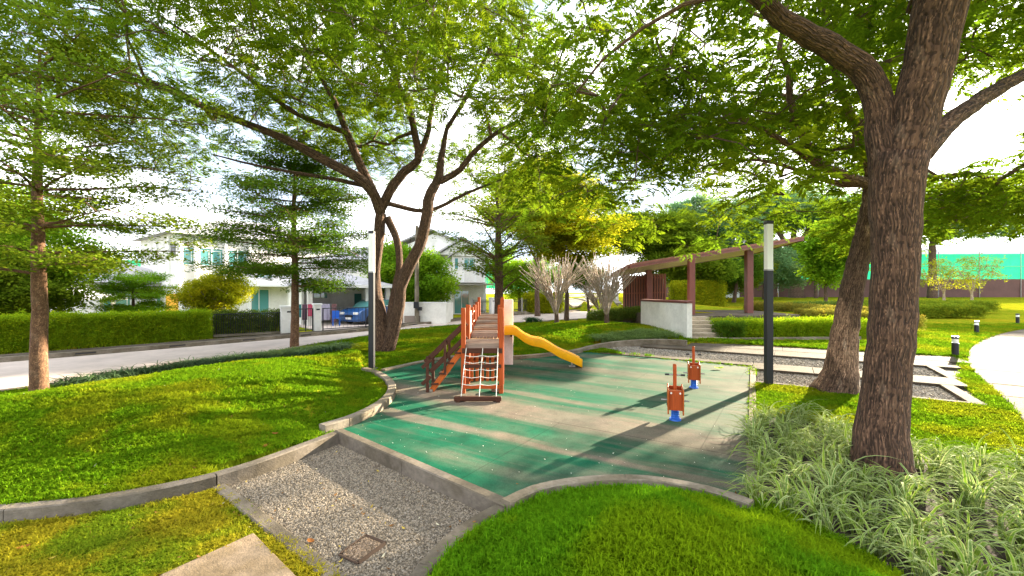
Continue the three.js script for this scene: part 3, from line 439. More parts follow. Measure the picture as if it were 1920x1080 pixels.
{ // the big trunk by the variegated plants
  const b = V(4.05, -0.02, -4.62), q = (list) => list.map(([x, y, d]) => D(x, y, d));
  const limbs = [
    { pts: [b.clone().add(V(0, -0.12, 0)), ...q([[1656, 890, 4.62], [1652, 830, 4.62], [1659, 740, 4.62], [1668, 640, 4.62], [1675, 545, 4.62], [1678, 440, 4.62], [1681, 350, 4.62], [1690, 290, 4.6]])], r: [0.285, 0.243, 0.212, 0.202, 0.206, 0.202, 0.212, 0.239, 0.250], sides: 40, flare: 0.16, from: 2, rough: 0.06, noGrow: true },
    { pts: q([[1668, 345, 4.66], [1656, 265, 4.7], [1648, 195, 4.72], [1632, 145, 4.7], [1598, 112, 4.65], [1545, 82, 4.52], [1470, 36, 4.3], [1400, -25, 4.1], [1300, -140, 3.9]]), r: [0.165, 0.150, 0.135, 0.125, 0.115, 0.098, 0.080, 0.062, 0.034], sides: 26, rough: 0.08, from: 0.75, mat: M.barkBig },
    { pts: q([[1694, 310, 4.6], [1716, 220, 4.55], [1736, 140, 4.5], [1752, 60, 4.45], [1772, -30, 4.4], [1790, -160, 4.3], [1800, -330, 4.3]]), r: [0.193, 0.208, 0.208, 0.223, 0.231, 0.169, 0.092], sides: 32, rough: 0.09, from: 0.6, mat: M.barkBig },
    { pts: q([[1725, 290, 4.62], [1760, 250, 4.8], [1810, 208, 5.0], [1870, 168, 5.3], [1940, 128, 5.7], [2060, 60, 6.3], [2200, -20, 7]]), r: [0.108, 0.092, 0.081, 0.073, 0.065, 0.046, 0.023], sides: 16, from: 0.6, mat: M.barkMid },
    { pts: q([[1790, -10, 4.4], [1850, -90, 4.9], [1950, -160, 5.6], [2060, -260, 6.4]]), r: [0.123, 0.092, 0.062, 0.031], from: 0.4 },
    { pts: q([[1780, -160, 4.3], [1700, -300, 3.8], [1560, -420, 3.2]]), r: [0.108, 0.077, 0.039], from: 0.3 },
  ];
  const cl = scatter(22, 150, 0.68, V(-0.5, 4.3, -9), V(11.5, 8.8, 1.5), (p) => {
    const rr = Math.hypot((p.x - 5.2) / 5.6, (p.z + 4.2) / 4.8); if (rr > 1) return false; const lo = 5.1 - 0.9 * rr + (p.z > -3 ? 0.8 : 0), hi = 8.8 - 2.2 * rr * rr;
    const s = toSun(p); return p.y > lo && p.y < hi && s > 5.5 && fbm(p.x * 0.8 + 30, p.z * 0.8 + p.y + 30, 45, 2) > 0.50; });
  const low = scatter(28, 26, 0.4, V(5.0, 3.3, -8.2), V(9.4, 4.7, -5.4), (p) => { const s = toSun(p); const x = 960 + FOCAL * p.x / -p.z; return s > 4.2 && x > 1740; });
  makeTree({ name: 'rough_barked_tree', label: 'massive rough-barked tree trunk rising from the variegated plants', base: b, limbs, clumps: [...cl, ...low], seed: 32, bark: M.barkBig, twigMat: M.barkLimb, leaf: L2, leafMat: M.leafRain, per: 23, leafScale: 0.85, spread: [0.62, 0.26], tint: greenTint, twig: 0.008, stalks: true, barkWidth: 0.62, step: 0.16 });
}
M.barkPatched = barkA(1, 0.8, 0.03, lin(0.85, 0.74, 0.64)); M.barkPatched.vertexColors = true;
{ // the leaning tree behind it
  const b = V(6.65, -0.02, -8.7), q = (list) => list.map(([x, y, d]) => D(x, y, d));
  const limbs = [
    { pts: [b.clone().add(V(-0.05, -0.12, 0)), ...q([[1577, 700, 8.7], [1581, 648, 8.7], [1589, 596, 8.7], [1602, 525, 8.7], [1618, 455, 8.7], [1634, 390, 8.7], [1640, 340, 8.7], [1645, 270, 8.7], [1655, 190, 8.7], [1668, 100, 8.7]])], r: [0.377, 0.271, 0.221, 0.205, 0.193, 0.184, 0.180, 0.164, 0.139, 0.107, 0.066], sides: 40, flare: 0.3, from: 0.7, patch: true, mat: M.barkPatched },
    { pts: q([[1638, 348, 8.7], [1590, 332, 8.5], [1540, 310, 8.2], [1480, 272, 7.9], [1420, 238, 7.6], [1376, 218, 7.4], [1310, 200, 7.2]]), r: [0.115, 0.098, 0.082, 0.066, 0.049, 0.037, 0.016], mat: M.barkLimb },
    { pts: q([[1545, 312, 8.25], [1508, 262, 8.2], [1482, 190, 8.1], [1478, 135, 8.0], [1462, 92, 8.0], [1472, 40, 8.0], [1480, -30, 8]]), r: [0.074, 0.066, 0.061, 0.057, 0.045, 0.037, 0.025], mat: M.barkLimb },
    { pts: q([[1636, 330, 8.7], [1612, 250, 8.6], [1582, 185, 8.4], [1562, 115, 8.2], [1548, 40, 8], [1530, -40, 7.8]]), r: [0.098, 0.082, 0.070, 0.057, 0.045, 0.025], mat: M.barkLimb },
    { pts: q([[1640, 260, 8.7], [1590, 215, 9.2], [1520, 188, 9.8], [1430, 176, 10.4], [1330, 172, 11], [1240, 190, 11.4]]), r: [0.082, 0.070, 0.057, 0.041, 0.029, 0.012], mat: M.barkLimb },
    { pts: q([[1636, 345, 8.7], [1575, 345, 9.0], [1500, 320, 9.6], [1420, 300, 10.2], [1330, 310, 10.6]]), r: [0.074, 0.057, 0.045, 0.029, 0.012], mat: M.barkLimb },
    { pts: q([[1648, 240, 8.7], [1700, 190, 9.2], [1780, 130, 9.8], [1860, 60, 10.4]]), r: [0.082, 0.066, 0.049, 0.016] },
    { pts: q([[1640, 320, 8.7], [1750, 330, 9.6], [1830, 325, 10.6], [1900, 330, 11.4]]), r: [0.057, 0.041, 0.029, 0.012] },
    { pts: q([[1562, 115, 8.2], [1500, 60, 8.6], [1400, 20, 9.0], [1300, -20, 9.4]]), r: [0.057, 0.045, 0.033, 0.016], mat: M.barkLimb },
  ];
  const cl = scatter(23, 300, 0.64, V(0.4, 3.3, -15.2), V(13.5, 8.9, -5.0), (p) => {
    const rr = Math.hypot((p.x - 6.2) / 6.0, (p.z + 9.6) / 5.3); if (rr > 1) return false; const lo = 4.6 - 1.15 * rr * rr, hi = 9.0 - 2.6 * rr * rr; const s = toSun(p);
    const x = 960 + FOCAL * p.x / -p.z; if (x > 1500 && x < 1660 && p.y < 4.4) return false;
    return p.y > lo && p.y < hi && s > 6 && fbm(p.x * 0.7 + 60, p.z * 0.7 + p.y * 0.9 + 60, 46, 2) > 0.50; });
  const low2 = scatter(29, 34, 0.6, V(8.5, 3.2, -14.5), V(16, 6.2, -9), (p) => { const s = toSun(p), x = 960 + FOCAL * p.x / -p.z, y = HORIZON - FOCAL * (p.y - EYE) / -p.z; return s > 4.5 && x > 1735 && x < 2000 && y > 255 && y < 425 && fbm(p.x + 70, p.z + p.y + 70, 49, 2) > 0.42; });
  const low3 = scatter(30, 34, 0.45, V(7, 2.9, -15.5), V(16, 5.2, -10), (p) => { const x = 960 + FOCAL * p.x / -p.z, y = HORIZON - FOCAL * (p.y - EYE) / -p.z; return x > 1560 && x < 1770 && y > 355 && y < 455; });
  makeTree({ name: 'leaning_tree', label: 'leaning tree with pale patched bark beside the gravel strips', step: 0.1, base: b, limbs, clumps: [...cl, ...low2, ...low3], seed: 33, bark: M.barkMid, twigMat: M.barkLimb, leaf: L2, leafMat: M.leafRain, per: 23, spread: [0.6, 0.28], tint: greenTint, twig: 0.008, stalks: true, barkWidth: 0.6 });
}
// small-leaved trees with flat tiers of branches
function tiered(name, label, base, height, tiers, trunkR, o) {
  const r = rng(o.seed), limbs = [{ pts: [base.clone().add(V(0, -0.1, 0)), base.clone().add(V(0.03, height * 0.3, 0.02)), base.clone().add(V(-0.03, height * 0.65, 0)), base.clone().add(V(0.02, height, 0))], r: [trunkR * 1.15, trunkR * 0.95, trunkR * 0.6, 0.02], sides: 14, from: 0.25, flare: 0.15, mat: o.trunkMat }], clumps = [];
  for (const [h0, R, n, rise0] of tiers) for (let i = 0; i < n; i++) {
    const h = h0 + (r() - 0.5) * (o.mess ?? 0.5), rise = rise0 * (0.6 + 0.9 * r()), a = (i + r() * 0.7) / n * 6.28, l = R * (0.75 + 0.35 * r()), st = base.clone().add(V(0, h - rise * l * 0.55, 0)), at = (t) => st.clone().add(V(Math.cos(a) * l * t, rise * l * (t * 1.0 - 0.35 * t * t) + (r() - 0.5) * 0.06, Math.sin(a) * l * t));
    limbs.push({ pts: [st, at(0.3), at(0.65), at(1)], r: [trunkR * 0.26, trunkR * 0.18, trunkR * 0.1, 0.008], sides: 7, from: 0.3 });
    for (let k = 0; k < (o.along ?? 5); k++) { const t = 0.28 + 0.74 * (k + r()) / (o.along ?? 5), p = at(t), s = (r() - 0.5) * 0.75 * l * t; clumps.push(p.add(V(-Math.sin(a) * s, (r() - 0.4) * 0.3, Math.cos(a) * s))); }
  }
  return makeTree({ name, label, base, limbs, clumps, bark: M.barkThin, sag: 0.05, flat: 0.55, pitch: 0, leaf: LR, leafMat: M.leafFine, tint: greenTint, per: 30, spread: [0.5, 0.07], twig: 0.006, stalks: true, barkWidth: 0.4, ...o });
}
tiered('tiered_tree', 'slim tan-trunked tree with flat leafy tiers beside the road hedge', V(-9.15, -0.02, -8.25), 6.7, [[2.75, 2.5, 6, 0.10], [3.5, 2.9, 7, 0.12], [4.2, 2.8, 7, 0.12], [4.95, 2.6, 7, 0.14], [5.7, 2.6, 7, 0.16], [6.4, 1.7, 5, 0.2]], 0.118, { seed: 51, per: 21, leafMat: M.leafFine, along: 5, spread: [0.5, 0.10], mess: 0.4 });
tiered('tiered_tree', 'slim tree with dense dark flat tiers standing in the strap-leaf border', V(-8.0, -0.02, -15.7), 7.3, [[2.55, 2.0, 6, 0.08], [3.2, 2.9, 8, 0.06], [3.9, 3.2, 8, 0.08], [4.5, 3.1, 8, 0.1], [5.1, 3.0, 8, 0.12], [5.7, 2.6, 7, 0.14], [6.3, 2.0, 6, 0.2], [6.9, 1.3, 5, 0.3]], 0.13, { seed: 52, per: 21, leafScale: 1.15, leafMat: M.leafDark, spread: [0.6, 0.16], along: 5, mess: 0.9 });
tiered('tiered_tree', 'airy tree with upswept branches behind the slide column', V(-0.78, 0.0, -24.5), 9.6, [[3.6, 2.2, 5, 0.8], [4.4, 3.4, 6, 0.62], [5.3, 3.9, 7, 0.55], [6.3, 3.7, 7, 0.55], [7.3, 3.2, 6, 0.6], [8.4, 2.2, 5, 0.7]], 0.24, { seed: 53, per: 9, leafScale: 1.7, spread: [0.6, 0.08], along: 5, mess: 0.8, leafMat: M.leafFine, trunkMat: M.barkMid, twig: 0.009 });
// background trees: a trunk, a few limbs and a clumped crown
function roundTree(name, label, base, trunkH, trunkR, blobs, o) {
  trunkH *= FAR; trunkR *= FAR; o = { ...o, gap: (o.gap ?? 0.7) * FAR, leafScale: (o.leafScale ?? 1) * FAR, spread: (o.spread ?? [0.6, 0.3]).map((x) => x * FAR) };
  const r = rng(o.seed), lo = V(1e9, 1e9, 1e9), hi = V(-1e9, -1e9, -1e9);
  const bl = blobs.map(([c, rx, ry, rz]) => [c, rx, ry, rz]); for (const [c, rx, ry, rz] of bl) { lo.min(V(c.x - rx, c.y - ry, c.z - rz)); hi.max(V(c.x + rx, c.y + ry, c.z + rz)); }
  const top = base.clone().add(V((o.lean ?? 0), trunkH, 0)), limbs = [{ pts: [base.clone().add(V(0, -0.2, 0)), base.clone().lerp(top, 0.5).add(V((r() - 0.5) * 0.2, 0, (r() - 0.5) * 0.2)), top], r: [trunkR * 1.25, trunkR, trunkR * 0.8], sides: 10, flare: 0.15, from: 0.9 }];
  for (const [c] of bl) limbs.push({ pts: [top.clone().add(V(0, -0.1, 0)), top.clone().lerp(c, 0.5).add(V((r() - 0.5) * 0.3, 0.1, (r() - 0.5) * 0.3)), c], r: [trunkR * 0.6, trunkR * 0.4, trunkR * 0.12], sides: 7, from: 0.4 });
  const clumps = scatter(o.seed + 3, o.n ?? 90, o.gap ?? 0.7, lo, hi, (p) => blob(bl)(p) && fbm(p.x * 0.8 + 90, p.z * 0.8 + p.y * 0.9 + 90, 47, 2) > (o.holes ?? 0.36));
  return makeTree({ name, label, base, limbs, clumps, bark: M.barkGrey, leaf: LB, leafMat: M.leafFine, tint: greenTint, per: 16, spread: [0.6, 0.3], twig: 0.010, barkWidth: 0.5, step: 0.5, ...o });
}
let FAR = 1;                                                          // how much farther, and so larger, the next trees stand
const E = (px, py, d, rx, ry, rz) => [D(px, py, d * FAR), rx * FAR, ry * FAR, (rz ?? rx) * FAR];
const G = (px, d0) => { const d = d0 * FAR, x = (px - 960) / FOCAL * d; return V(x, lawnY(x, -d), -d); };
const BG = 'trees beyond the road and the pavilion';
roundTree('leafy_tree', 'bright green broad-leaved tree behind the forked trunks', G(772, 31), 2.2, 0.14, [E(770, 520, 31, 2.5, 2.3), E(735, 500, 31.5, 1.8, 1.7), E(805, 535, 30.5, 1.6, 1.8)], { seed: 61, n: 130, gap: 0.5, leafMat: M.leafBright, per: 18, group: BG });
roundTree('leafy_tree', 'golden green feathery tree between the slide and the pavilion', G(1062, 29), 3.2, 0.15, [E(1060, 430, 29, 3.2, 1.6), E(1020, 400, 30, 2.4, 1.1), E(1100, 415, 28.5, 2.6, 1.3), E(1070, 470, 29, 2.4, 0.9)], { seed: 62, n: 150, gap: 0.6, leafMat: M.leafYellow, leaf: LR, leafScale: 2.6, per: 26, spread: [0.75, 0.16], flat: 0.6, group: BG });
roundTree('leafy_tree', 'tall golden green crown rising over the bare shrubs', G(1008, 36), 4.5, 0.2, [E(1010, 350, 36, 3.6, 2.0), E(960, 400, 37, 2.5, 1.6), E(1060, 370, 36, 3.2, 1.6)], { seed: 63, n: 150, gap: 0.7, leafMat: M.leafYellow, leaf: LR, leafScale: 2.9, per: 24, spread: [0.85, 0.2], flat: 0.6, group: BG });
roundTree('leafy_tree', 'pale blue-green flat-topped tree behind the rough trunk', G(1748, 66), 8.5, 0.5, [E(1800, 395, 66, 7.5, 1.9), E(1740, 430, 66, 5, 2.1), E(1850, 425, 67, 5.2, 1.5), E(1870, 375, 67, 5, 1.2)], { seed: 69, n: 160, gap: 1.3, leafMat: M.leafBlue, leaf: LR, leafScale: 4.6, per: 22, spread: [1.6, 0.24], flat: 0.6, group: BG });
roundTree('leafy_tree', 'slender tree with sparse crown behind the picket fence', G(975, 44), 2.6, 0.16, [E(975, 525, 44, 2.6, 2.0), E(1010, 515, 45, 2.4, 2.0), E(955, 500, 46, 2.4, 2.0)], { seed: 72, n: 120, gap: 0.6, leafMat: M.leafBright, per: 18, group: BG });
roundTree('leafy_tree', 'clipped dark green ball tree by the far wall', G(1102, 27), 1.55, 0.09, [E(1102, 520, 27, 1.0, 0.7), E(1085, 510, 27.5, 0.8, 0.6)], { seed: 73, n: 60, gap: 0.35, leafMat: M.leafDark, per: 16, spread: [0.35, 0.2], leafScale: 0.6, group: BG });
roundTree('leafy_tree', 'bushy yellow-green tree behind the hedge beside the tan trunk', V(-18.5, 0, -15.8), 2.2, 0.15, [E(30, 480, 17, 2.0, 1.8), E(-10, 420, 17.5, 1.8, 1.8), E(110, 490, 17.5, 1.4, 1.2)], { seed: 76, n: 140, gap: 0.45, leafMat: M.leafBright, per: 18, spread: [0.45, 0.25], leafScale: 0.7, group: 'trees behind the hedge' });
roundTree('leafy_tree', 'dark green tree at the hedge end by the road', V(-19.5, 0, -14.2), 1.8, 0.13, [E(-20, 540, 15.5, 1.5, 1.0), E(60, 550, 16.5, 1.4, 0.8)], { seed: 77, n: 80, gap: 0.42, leafMat: M.leafFine, per: 18, spread: [0.42, 0.22], leafScale: 0.7, group: 'trees behind the hedge' });
tiered('garden_tree', 'small layered yellow-green garden tree behind the hedge', V(-17.2, 0, -19.4), 2.75, [[1.4, 1.3, 6, 0.15], [2.0, 1.5, 7, 0.12], [2.5, 1.1, 6, 0.2]], 0.08, { seed: 54, per: 30, leafMat: M.leafBright, along: 4, spread: [0.36, 0.08], trunkMat: M.barkGrey });
roundTree('garden_tree', 'rounded pruned garden shrub with pale stems behind the hedge end', V(-13.9, 0, -20.2), 0.7, 0.09, [E(398, 555, 20.2, 1.3, 0.8), E(375, 545, 20.4, 0.9, 0.7), E(430, 535, 20, 0.9, 0.8)], { seed: 55, n: 110, gap: 0.3, leafMat: M.leafYellow, per: 16, spread: [0.3, 0.16], leafScale: 0.5, bark: M.barkPale, group: undefined });
for (const [px, d, label, s] of [[1770, 52, 'half bare twiggy tree before the brown hoarding', 83], [1822, 50, 'half bare twiggy tree with yellow tips before the green netting', 84]]) roundTree('bare_tree', label, G(px, d), 1.2, 0.14, [E(px, 520, d, 2.6, 1.5), E(px + 20, 495, d, 2.2, 1.0), E(px - 25, 505, d, 1.8, 1.1)], { seed: s, n: 60, gap: 0.6, leafMat: M.leafYellow, per: 2.5, bark: M.barkPale, twig: 0.022, leafScale: 0.9, stalks: false });
FAR = 1.7;
roundTree('leafy_tree', 'large blue-green flat-topped tree with dark twin trunk on the raised lawn', G(1494, 40), 4.0, 0.55, [E(1440, 405, 40, 4.5, 1.6), E(1540, 400, 40, 4.5, 1.3), E(1490, 375, 41, 4.0, 1.2), E(1600, 425, 40, 3, 1.0)], { seed: 68, n: 170, gap: 0.8, leafMat: M.leafBlue, leaf: LR, leafScale: 3.2, per: 24, spread: [1.0, 0.2], flat: 0.6, lean: -0.7, group: BG });
FAR = 1.5;
roundTree('leafy_tree', 'bright green young tree left of the leaning trunk', G(1548, 27), 2.2, 0.10, [E(1560, 470, 27, 1.5, 1.5), E(1590, 430, 27, 1.3, 1.1), E(1545, 510, 27, 0.9, 0.7)], { seed: 70, n: 80, gap: 0.45, leafMat: M.leafBright, per: 18, spread: [0.45, 0.22], group: BG });
roundTree('leafy_tree', 'olive green feathery tree above the low end of the pavilion roof', G(1222, 31), 3.6, 0.16, [E(1220, 440, 31, 3.2, 1.5), E(1170, 425, 32, 2.0, 1.2), E(1265, 430, 31, 1.8, 1.3)], { seed: 64, n: 150, gap: 0.55, leafMat: M.leafFine, leaf: LR, leafScale: 2.5, per: 26, spread: [0.7, 0.16], flat: 0.6, group: BG });
roundTree('leafy_tree', 'dark bluish green tree with dense crown behind the pavilion roof', G(1312, 34), 3.4, 0.22, [E(1312, 425, 34, 3.0, 2.4), E(1365, 440, 35, 2.6, 1.9), E(1310, 490, 34, 2.4, 1.2)], { seed: 65, n: 150, gap: 0.6, leafMat: M.leafBlue, per: 20, group: BG });
roundTree('leafy_tree', 'dark leafy tree between the two pavilion posts', G(1352, 37), 2.6, 0.15, [E(1345, 515, 37, 2.6, 1.7), E(1390, 500, 38, 2.2, 1.6)], { seed: 66, n: 110, gap: 0.6, leafMat: M.leafFine, per: 18, group: BG });
roundTree('leafy_tree', 'mid green tree seen beside the white lamp head', G(1432, 40), 2.6, 0.14, [E(1430, 490, 40, 2.4, 2.2), E(1465, 500, 41, 2.2, 1.8)], { seed: 67, n: 110, gap: 0.6, leafMat: M.leafBlue, per: 18, group: BG });
roundTree('leafy_tree', 'thin-trunked grove tree under the flat-topped crown', G(1530, 44), 3.2, 0.16, [E(1525, 480, 44, 2.4, 1.8), E(1560, 500, 45, 2.2, 1.2)], { seed: 71, n: 80, gap: 0.6, leafMat: M.leafBright, per: 16, group: BG });
roundTree('leafy_tree', 'dark trunked tree right of the slatted screen', G(1262, 30), 2.9, 0.22, [E(1262, 490, 30, 2.2, 1.2), E(1290, 470, 30.5, 2.0, 1.2)], { seed: 74, n: 90, gap: 0.55, leafMat: M.leafFine, per: 18, group: BG });
roundTree('leafy_tree', 'shade tree with forked trunk inside the pavilion opening', G(1312, 29), 2.6, 0.2, [E(1322, 500, 29, 1.6, 0.9), E(1300, 480, 30, 1.6, 1.0)], { seed: 75, n: 60, gap: 0.55, leafMat: M.leafFine, per: 16, group: BG });
for (const [px, d, label, s] of [[1331, 33, 'thin dark trunk tree left of centre in the pavilion opening', 81], [1375, 35, 'slanting thin tree before the parked white car', 82]]) roundTree('leafy_tree', label, G(px, d), 2.8, 0.13, [E(px + 8, 500, d, 1.6, 1.0), E(px - 10, 485, d, 1.3, 0.9)], { seed: s, n: 45, gap: 0.55, leafMat: M.leafDark, per: 16, lean: px > 1350 ? 0.6 : 0, group: BG });
FAR = 1;
// shrubs pruned hard: a short trunk and a fan of bare pale stems
function fanShrub(label, base, h, spread, seed, n) {
  const k = thing('bare_fan_shrub', label, 'shrub', base, 0, 'bare fan-shaped shrubs on the back lawn'), r = rng(seed);
  mesh('trunk', tube(spline([V(0, -0.1, 0), V(0.02, 0.3, 0), V(0, 0.6, 0)], 0.15), [0.15, 0.13, 0.12, 0.11, 0.11, 0.1].slice(0, spline([V(0, -0.1, 0), V(0.02, 0.3, 0), V(0, 0.6, 0)], 0.15).length), 9, { shape: (a, s) => 1 + 0.2 * (vnoise(Math.cos(a) * 2 + 5, s * 4 + Math.sin(a) * 2 + 5, seed) - 0.5) }), M.barkGrey, k);
  const tw = [];
  for (let i = 0; i < 13; i++) {
    const a = i / 13 * 6.28 + r() * 0.5, o = spread * (0.25 + 0.45 * r()), m = V(Math.cos(a) * o * 0.7, h * (0.42 + 0.12 * r()), Math.sin(a) * o * 0.7); mesh('limb', tube(spline([V(Math.cos(a) * 0.04, 0.45, Math.sin(a) * 0.04), m.clone().multiplyScalar(0.5).add(V(0, 0.25, 0)), m], 0.2), 0.035, 6), M.barkPale, k);
    for (let j = 0; j < n; j++) { const b = a + (r() - 0.5) * 1.2, f = spread * (0.35 + 0.75 * r()), t = V(Math.cos(b) * f, h * (0.72 + 0.32 * r()) * (1 - 0.18 * f / spread), Math.sin(b) * f), s = m.clone().multiplyScalar(0.55 + 0.45 * r()).add(V(0, 0.08, 0)); const mid = s.clone().lerp(t, 0.5).add(V((r() - 0.5) * 0.12, -0.05 * r(), (r() - 0.5) * 0.12)); tw.push(tube([s, mid, t], [0.018, 0.015, 0.010], 4)); }
  }
  mesh('twigs', merge(tw), M.barkPale, k, 'stuff'); return k;
}
fanShrub('wide bare fan-shaped shrub on the back lawn beside the slide', P(1043, 608, 0.42), 3.75, 1.75, 91, 10);
fanShrub('bare fan-shaped shrub on the back lawn nearest the white wall', P(1137, 609, 0.42), 3.75, 1.6, 92, 10);
fanShrub('bare fan-shaped shrub by the road behind the other two', V(5.3, 0.25, -25.5), 3.0, 1.4, 93, 8);

// ------------------------------------------------------------------ hedges and planting
function strap(L, H, w, curl, segs = 7) {                              // an arching strap leaf, folded along its midrib
  const pos = [], uv = [], idx = [];
  for (let i = 0; i <= segs; i++) { const t = i / segs, x = L * (0.18 * t + 0.82 * t * t), y = H * (2.1 * t - (1.1 + curl) * t * t), ww = w * (t < 0.15 ? 0.55 + 3 * t : Math.pow(1 - (t - 0.15) / 0.85, 0.55)); for (const s of [-1, 0, 1]) { pos.push(x, y + (s ? ww * 0.22 : 0), s * ww / 2); uv.push((s + 1) / 2, t); } }
  for (let i = 0; i < segs; i++) for (const c of [0, 1]) { const a = i * 3 + c; idx.push(a, a + 1, a + 3, a + 1, a + 4, a + 3); }
  const g = new THREE.BufferGeometry(); g.setAttribute('position', new THREE.Float32BufferAttribute(pos, 3)); g.setAttribute('uv', new THREE.Float32BufferAttribute(uv, 2)); g.setIndex(idx); g.computeVertexNormals(); return g;
}
function hedge(name, label, path, width, height, mat, o = {}) {
  const k = thing(name, label, 'hedge', path[0], 0, o.group), rel = path.map((p) => p.clone().sub(path[0]));
  const twigs = [];
  const r = rng(o.seed ?? 5), list = []; let len = 0; for (let i = 1; i < rel.length; i++) len += rel[i].distanceTo(rel[i - 1]);
  const n = Math.round(len * (2 * height + width) * (o.density ?? 110));
  for (let i = 0; i < Math.min(260, len * 22); i++) { let s = r() * len, a = 0; while (a < rel.length - 2 && s > rel[a].distanceTo(rel[a + 1])) { s -= rel[a].distanceTo(rel[a + 1]); a++; } const t = rel[a + 1].clone().sub(rel[a]).normalize(), q = rel[a].clone().addScaledVector(t, s), tip = q.clone().add(V((r() - 0.5) * width * 0.8, height * (0.6 + 0.35 * r()), (r() - 0.5) * width * 0.8)); twigs.push(tube([q.clone().add(V(0, -0.1, 0)), q.clone().lerp(tip, 0.5).add(V((r() - 0.5) * 0.1, 0, (r() - 0.5) * 0.1)), tip], [0.014, 0.010, 0.004], 4)); }
  mesh('stems', merge(twigs), M.barkThin, k, 'stuff');
  for (let i = 0; i < n * 0.75; i++) { let s = r() * len, a = 0; while (a < rel.length - 2 && s > rel[a].distanceTo(rel[a + 1])) { s -= rel[a].distanceTo(rel[a + 1]); a++; } const t = rel[a + 1].clone().sub(rel[a]).normalize(), side = V(-t.z, 0, t.x); list.push({ p: rel[a].clone().addScaledVector(t, s).addScaledVector(side, (r() - 0.5) * width * 0.9).add(V(0, height * 0.95 * r(), 0)), yaw: r() * 6.28, s: (o.leaf ?? 0.32) * 1.3 }); }
  for (let i = 0; i < n; i++) {
    let s = r() * len, a = 0; while (a < rel.length - 2 && s > rel[a].distanceTo(rel[a + 1])) { s -= rel[a].distanceTo(rel[a + 1]); a++; }
    const t = rel[a + 1].clone().sub(rel[a]).normalize(), side = V(-t.z, 0, t.x), f = r() * (2 * height + width), q = rel[a].clone().addScaledVector(t, s); let off, y;
    if (f < height) { off = -width / 2; y = f; } else if (f < height + width) { off = f - height - width / 2; y = height; } else { off = width / 2; y = f - height - width; }
    const bump = 0.085 * (fbm(s * 1.3 + a * 3 + 7, y * 2 + off * 2 + 7, o.seed ?? 5, 3) - 0.5) * 2; const deep = 0.13 * r() * r(); q.addScaledVector(side, off * (1 + bump * 2) - Math.sign(off) * (y === height ? 0 : deep) + (r() - 0.5) * 0.06); q.y += y + bump - (y === height ? deep : 0) + (r() - 0.5) * 0.05 + (y === height && r() < 0.06 ? 0.14 * r() : 0); list.push({ p: q, yaw: r() * 6.28, s: o.leaf ?? 0.32 });
  }
  for (const e of [0, rel.length - 1]) { const t = rel[Math.min(1, rel.length - 1)].clone().sub(rel[0]).normalize(), side = V(-t.z, 0, t.x); for (let i = 0; i < width * height * (o.density ?? 110); i++) list.push({ p: rel[e].clone().addScaledVector(side, (r() - 0.5) * width).add(V(0, r() * height, 0)).addScaledVector(t, (e ? 0.04 : -0.04)), yaw: r() * 6.28, s: o.leaf ?? 0.32 }); }
  leaves('foliage', LB, mat, list, o.tint ?? greenTint, (o.seed ?? 5) + 1, k, 1.6); return k;
}
M.hedge = M.plant(lin(0.27, 0.37, 0.014), 0.4); M.hedgeDark = M.plant(lin(0.12, 0.17, 0.03), 0.35); M.hedgeWarm = M.plant(lin(0.24, 0.21, 0.035), 0.35); M.hedgeLime = M.plant(lin(0.20, 0.25, 0.02), 0.4);
hedge('hedge', 'long clipped green hedge along the pavement', line(V(-19.5, 0.1, -9.9), V(-12.9, 0.1, -17.95), 14), 0.75, 1.08, M.hedge, { seed: 401, density: 230, leaf: 0.27 });
hedge('hedge', 'low screened hedge behind dark fence bars by the white pier', line(V(-12.95, 0.1, -18.5), V(-10.6, 0.1, -20.6), 5), 0.4, 1.0, M.hedgeDark, { seed: 402, leaf: 0.3, density: 100 });
hedge('hedge', 'clipped two-tone hedge in front of the pavilion terrace', line(V(8.75, 0.05, -18.3), V(15.2, 0.05, -18.75), 10), 1.1, 0.74, M.hedge, { seed: 403, leaf: 0.26, density: 150 });
hedge('hedge', 'grey-green shrub border under the slatted screen', line(V(4.3, 0.35, -23.6), V(7.0, 0.6, -23.2), 5), 0.7, 0.55, M.hedgeDark, { seed: 404, leaf: 0.28, density: 120 });
hedge('hedge', 'reddish low clipped hedge on the raised bed behind the terrace hedge', line(V(14.6, 0.6, -21.4), V(19.2, 0.35, -20.6), 6), 1.6, 0.5, M.hedgeWarm, { seed: 405, leaf: 0.3, density: 110 });
hedge('hedge', 'pale orange clipped hedge sweeping across the raised lawn', line(V(14.5, 0.8, -26.0), V(22, 0.45, -24.6), 8), 1.5, 0.5, M.hedgeWarm, { seed: 406, leaf: 0.36, density: 80 });
hedge('hedge', 'long dark-sided clipped hedge on the far lawn right of the trunks', line(V(25.5, 0.35, -31.2), V(34.2, 0.35, -31.6), 8), 1.6, 0.62, M.hedgeLime, { seed: 407, leaf: 0.42, density: 60 });
hedge('hedge', 'second clipped hedge on the far lawn ending beyond the first', line(V(27, 0.5, -35.5), V(40.5, 0.5, -36.5), 10), 1.8, 0.62, M.hedgeLime, { seed: 408, leaf: 0.45, density: 50 });
hedge('hedge', 'low green clipped hedge at the foot of the twin dark trunk', line(V(21.5, 0.62, -32.5), V(26.5, 0.62, -33.0), 5), 1.4, 0.5, M.hedgeDark, { seed: 409, leaf: 0.42, density: 60 });
hedge('hedge', 'rounded green shrub at the corner of the steps', line(V(8.55, 0.05, -17.75), V(9.5, 0.05, -17.8), 3), 0.6, 0.68, M.leafDark, { seed: 410, leaf: 0.24, density: 170 });
hedge('hedge', 'bright yellow-green shrubs inside the picket fence', line(V(1.4, 0.1, -39.4), V(4.6, 0.1, -41.5), 5), 0.9, 1.7, M.leafYellow, { seed: 411, leaf: 0.6, density: 40 });
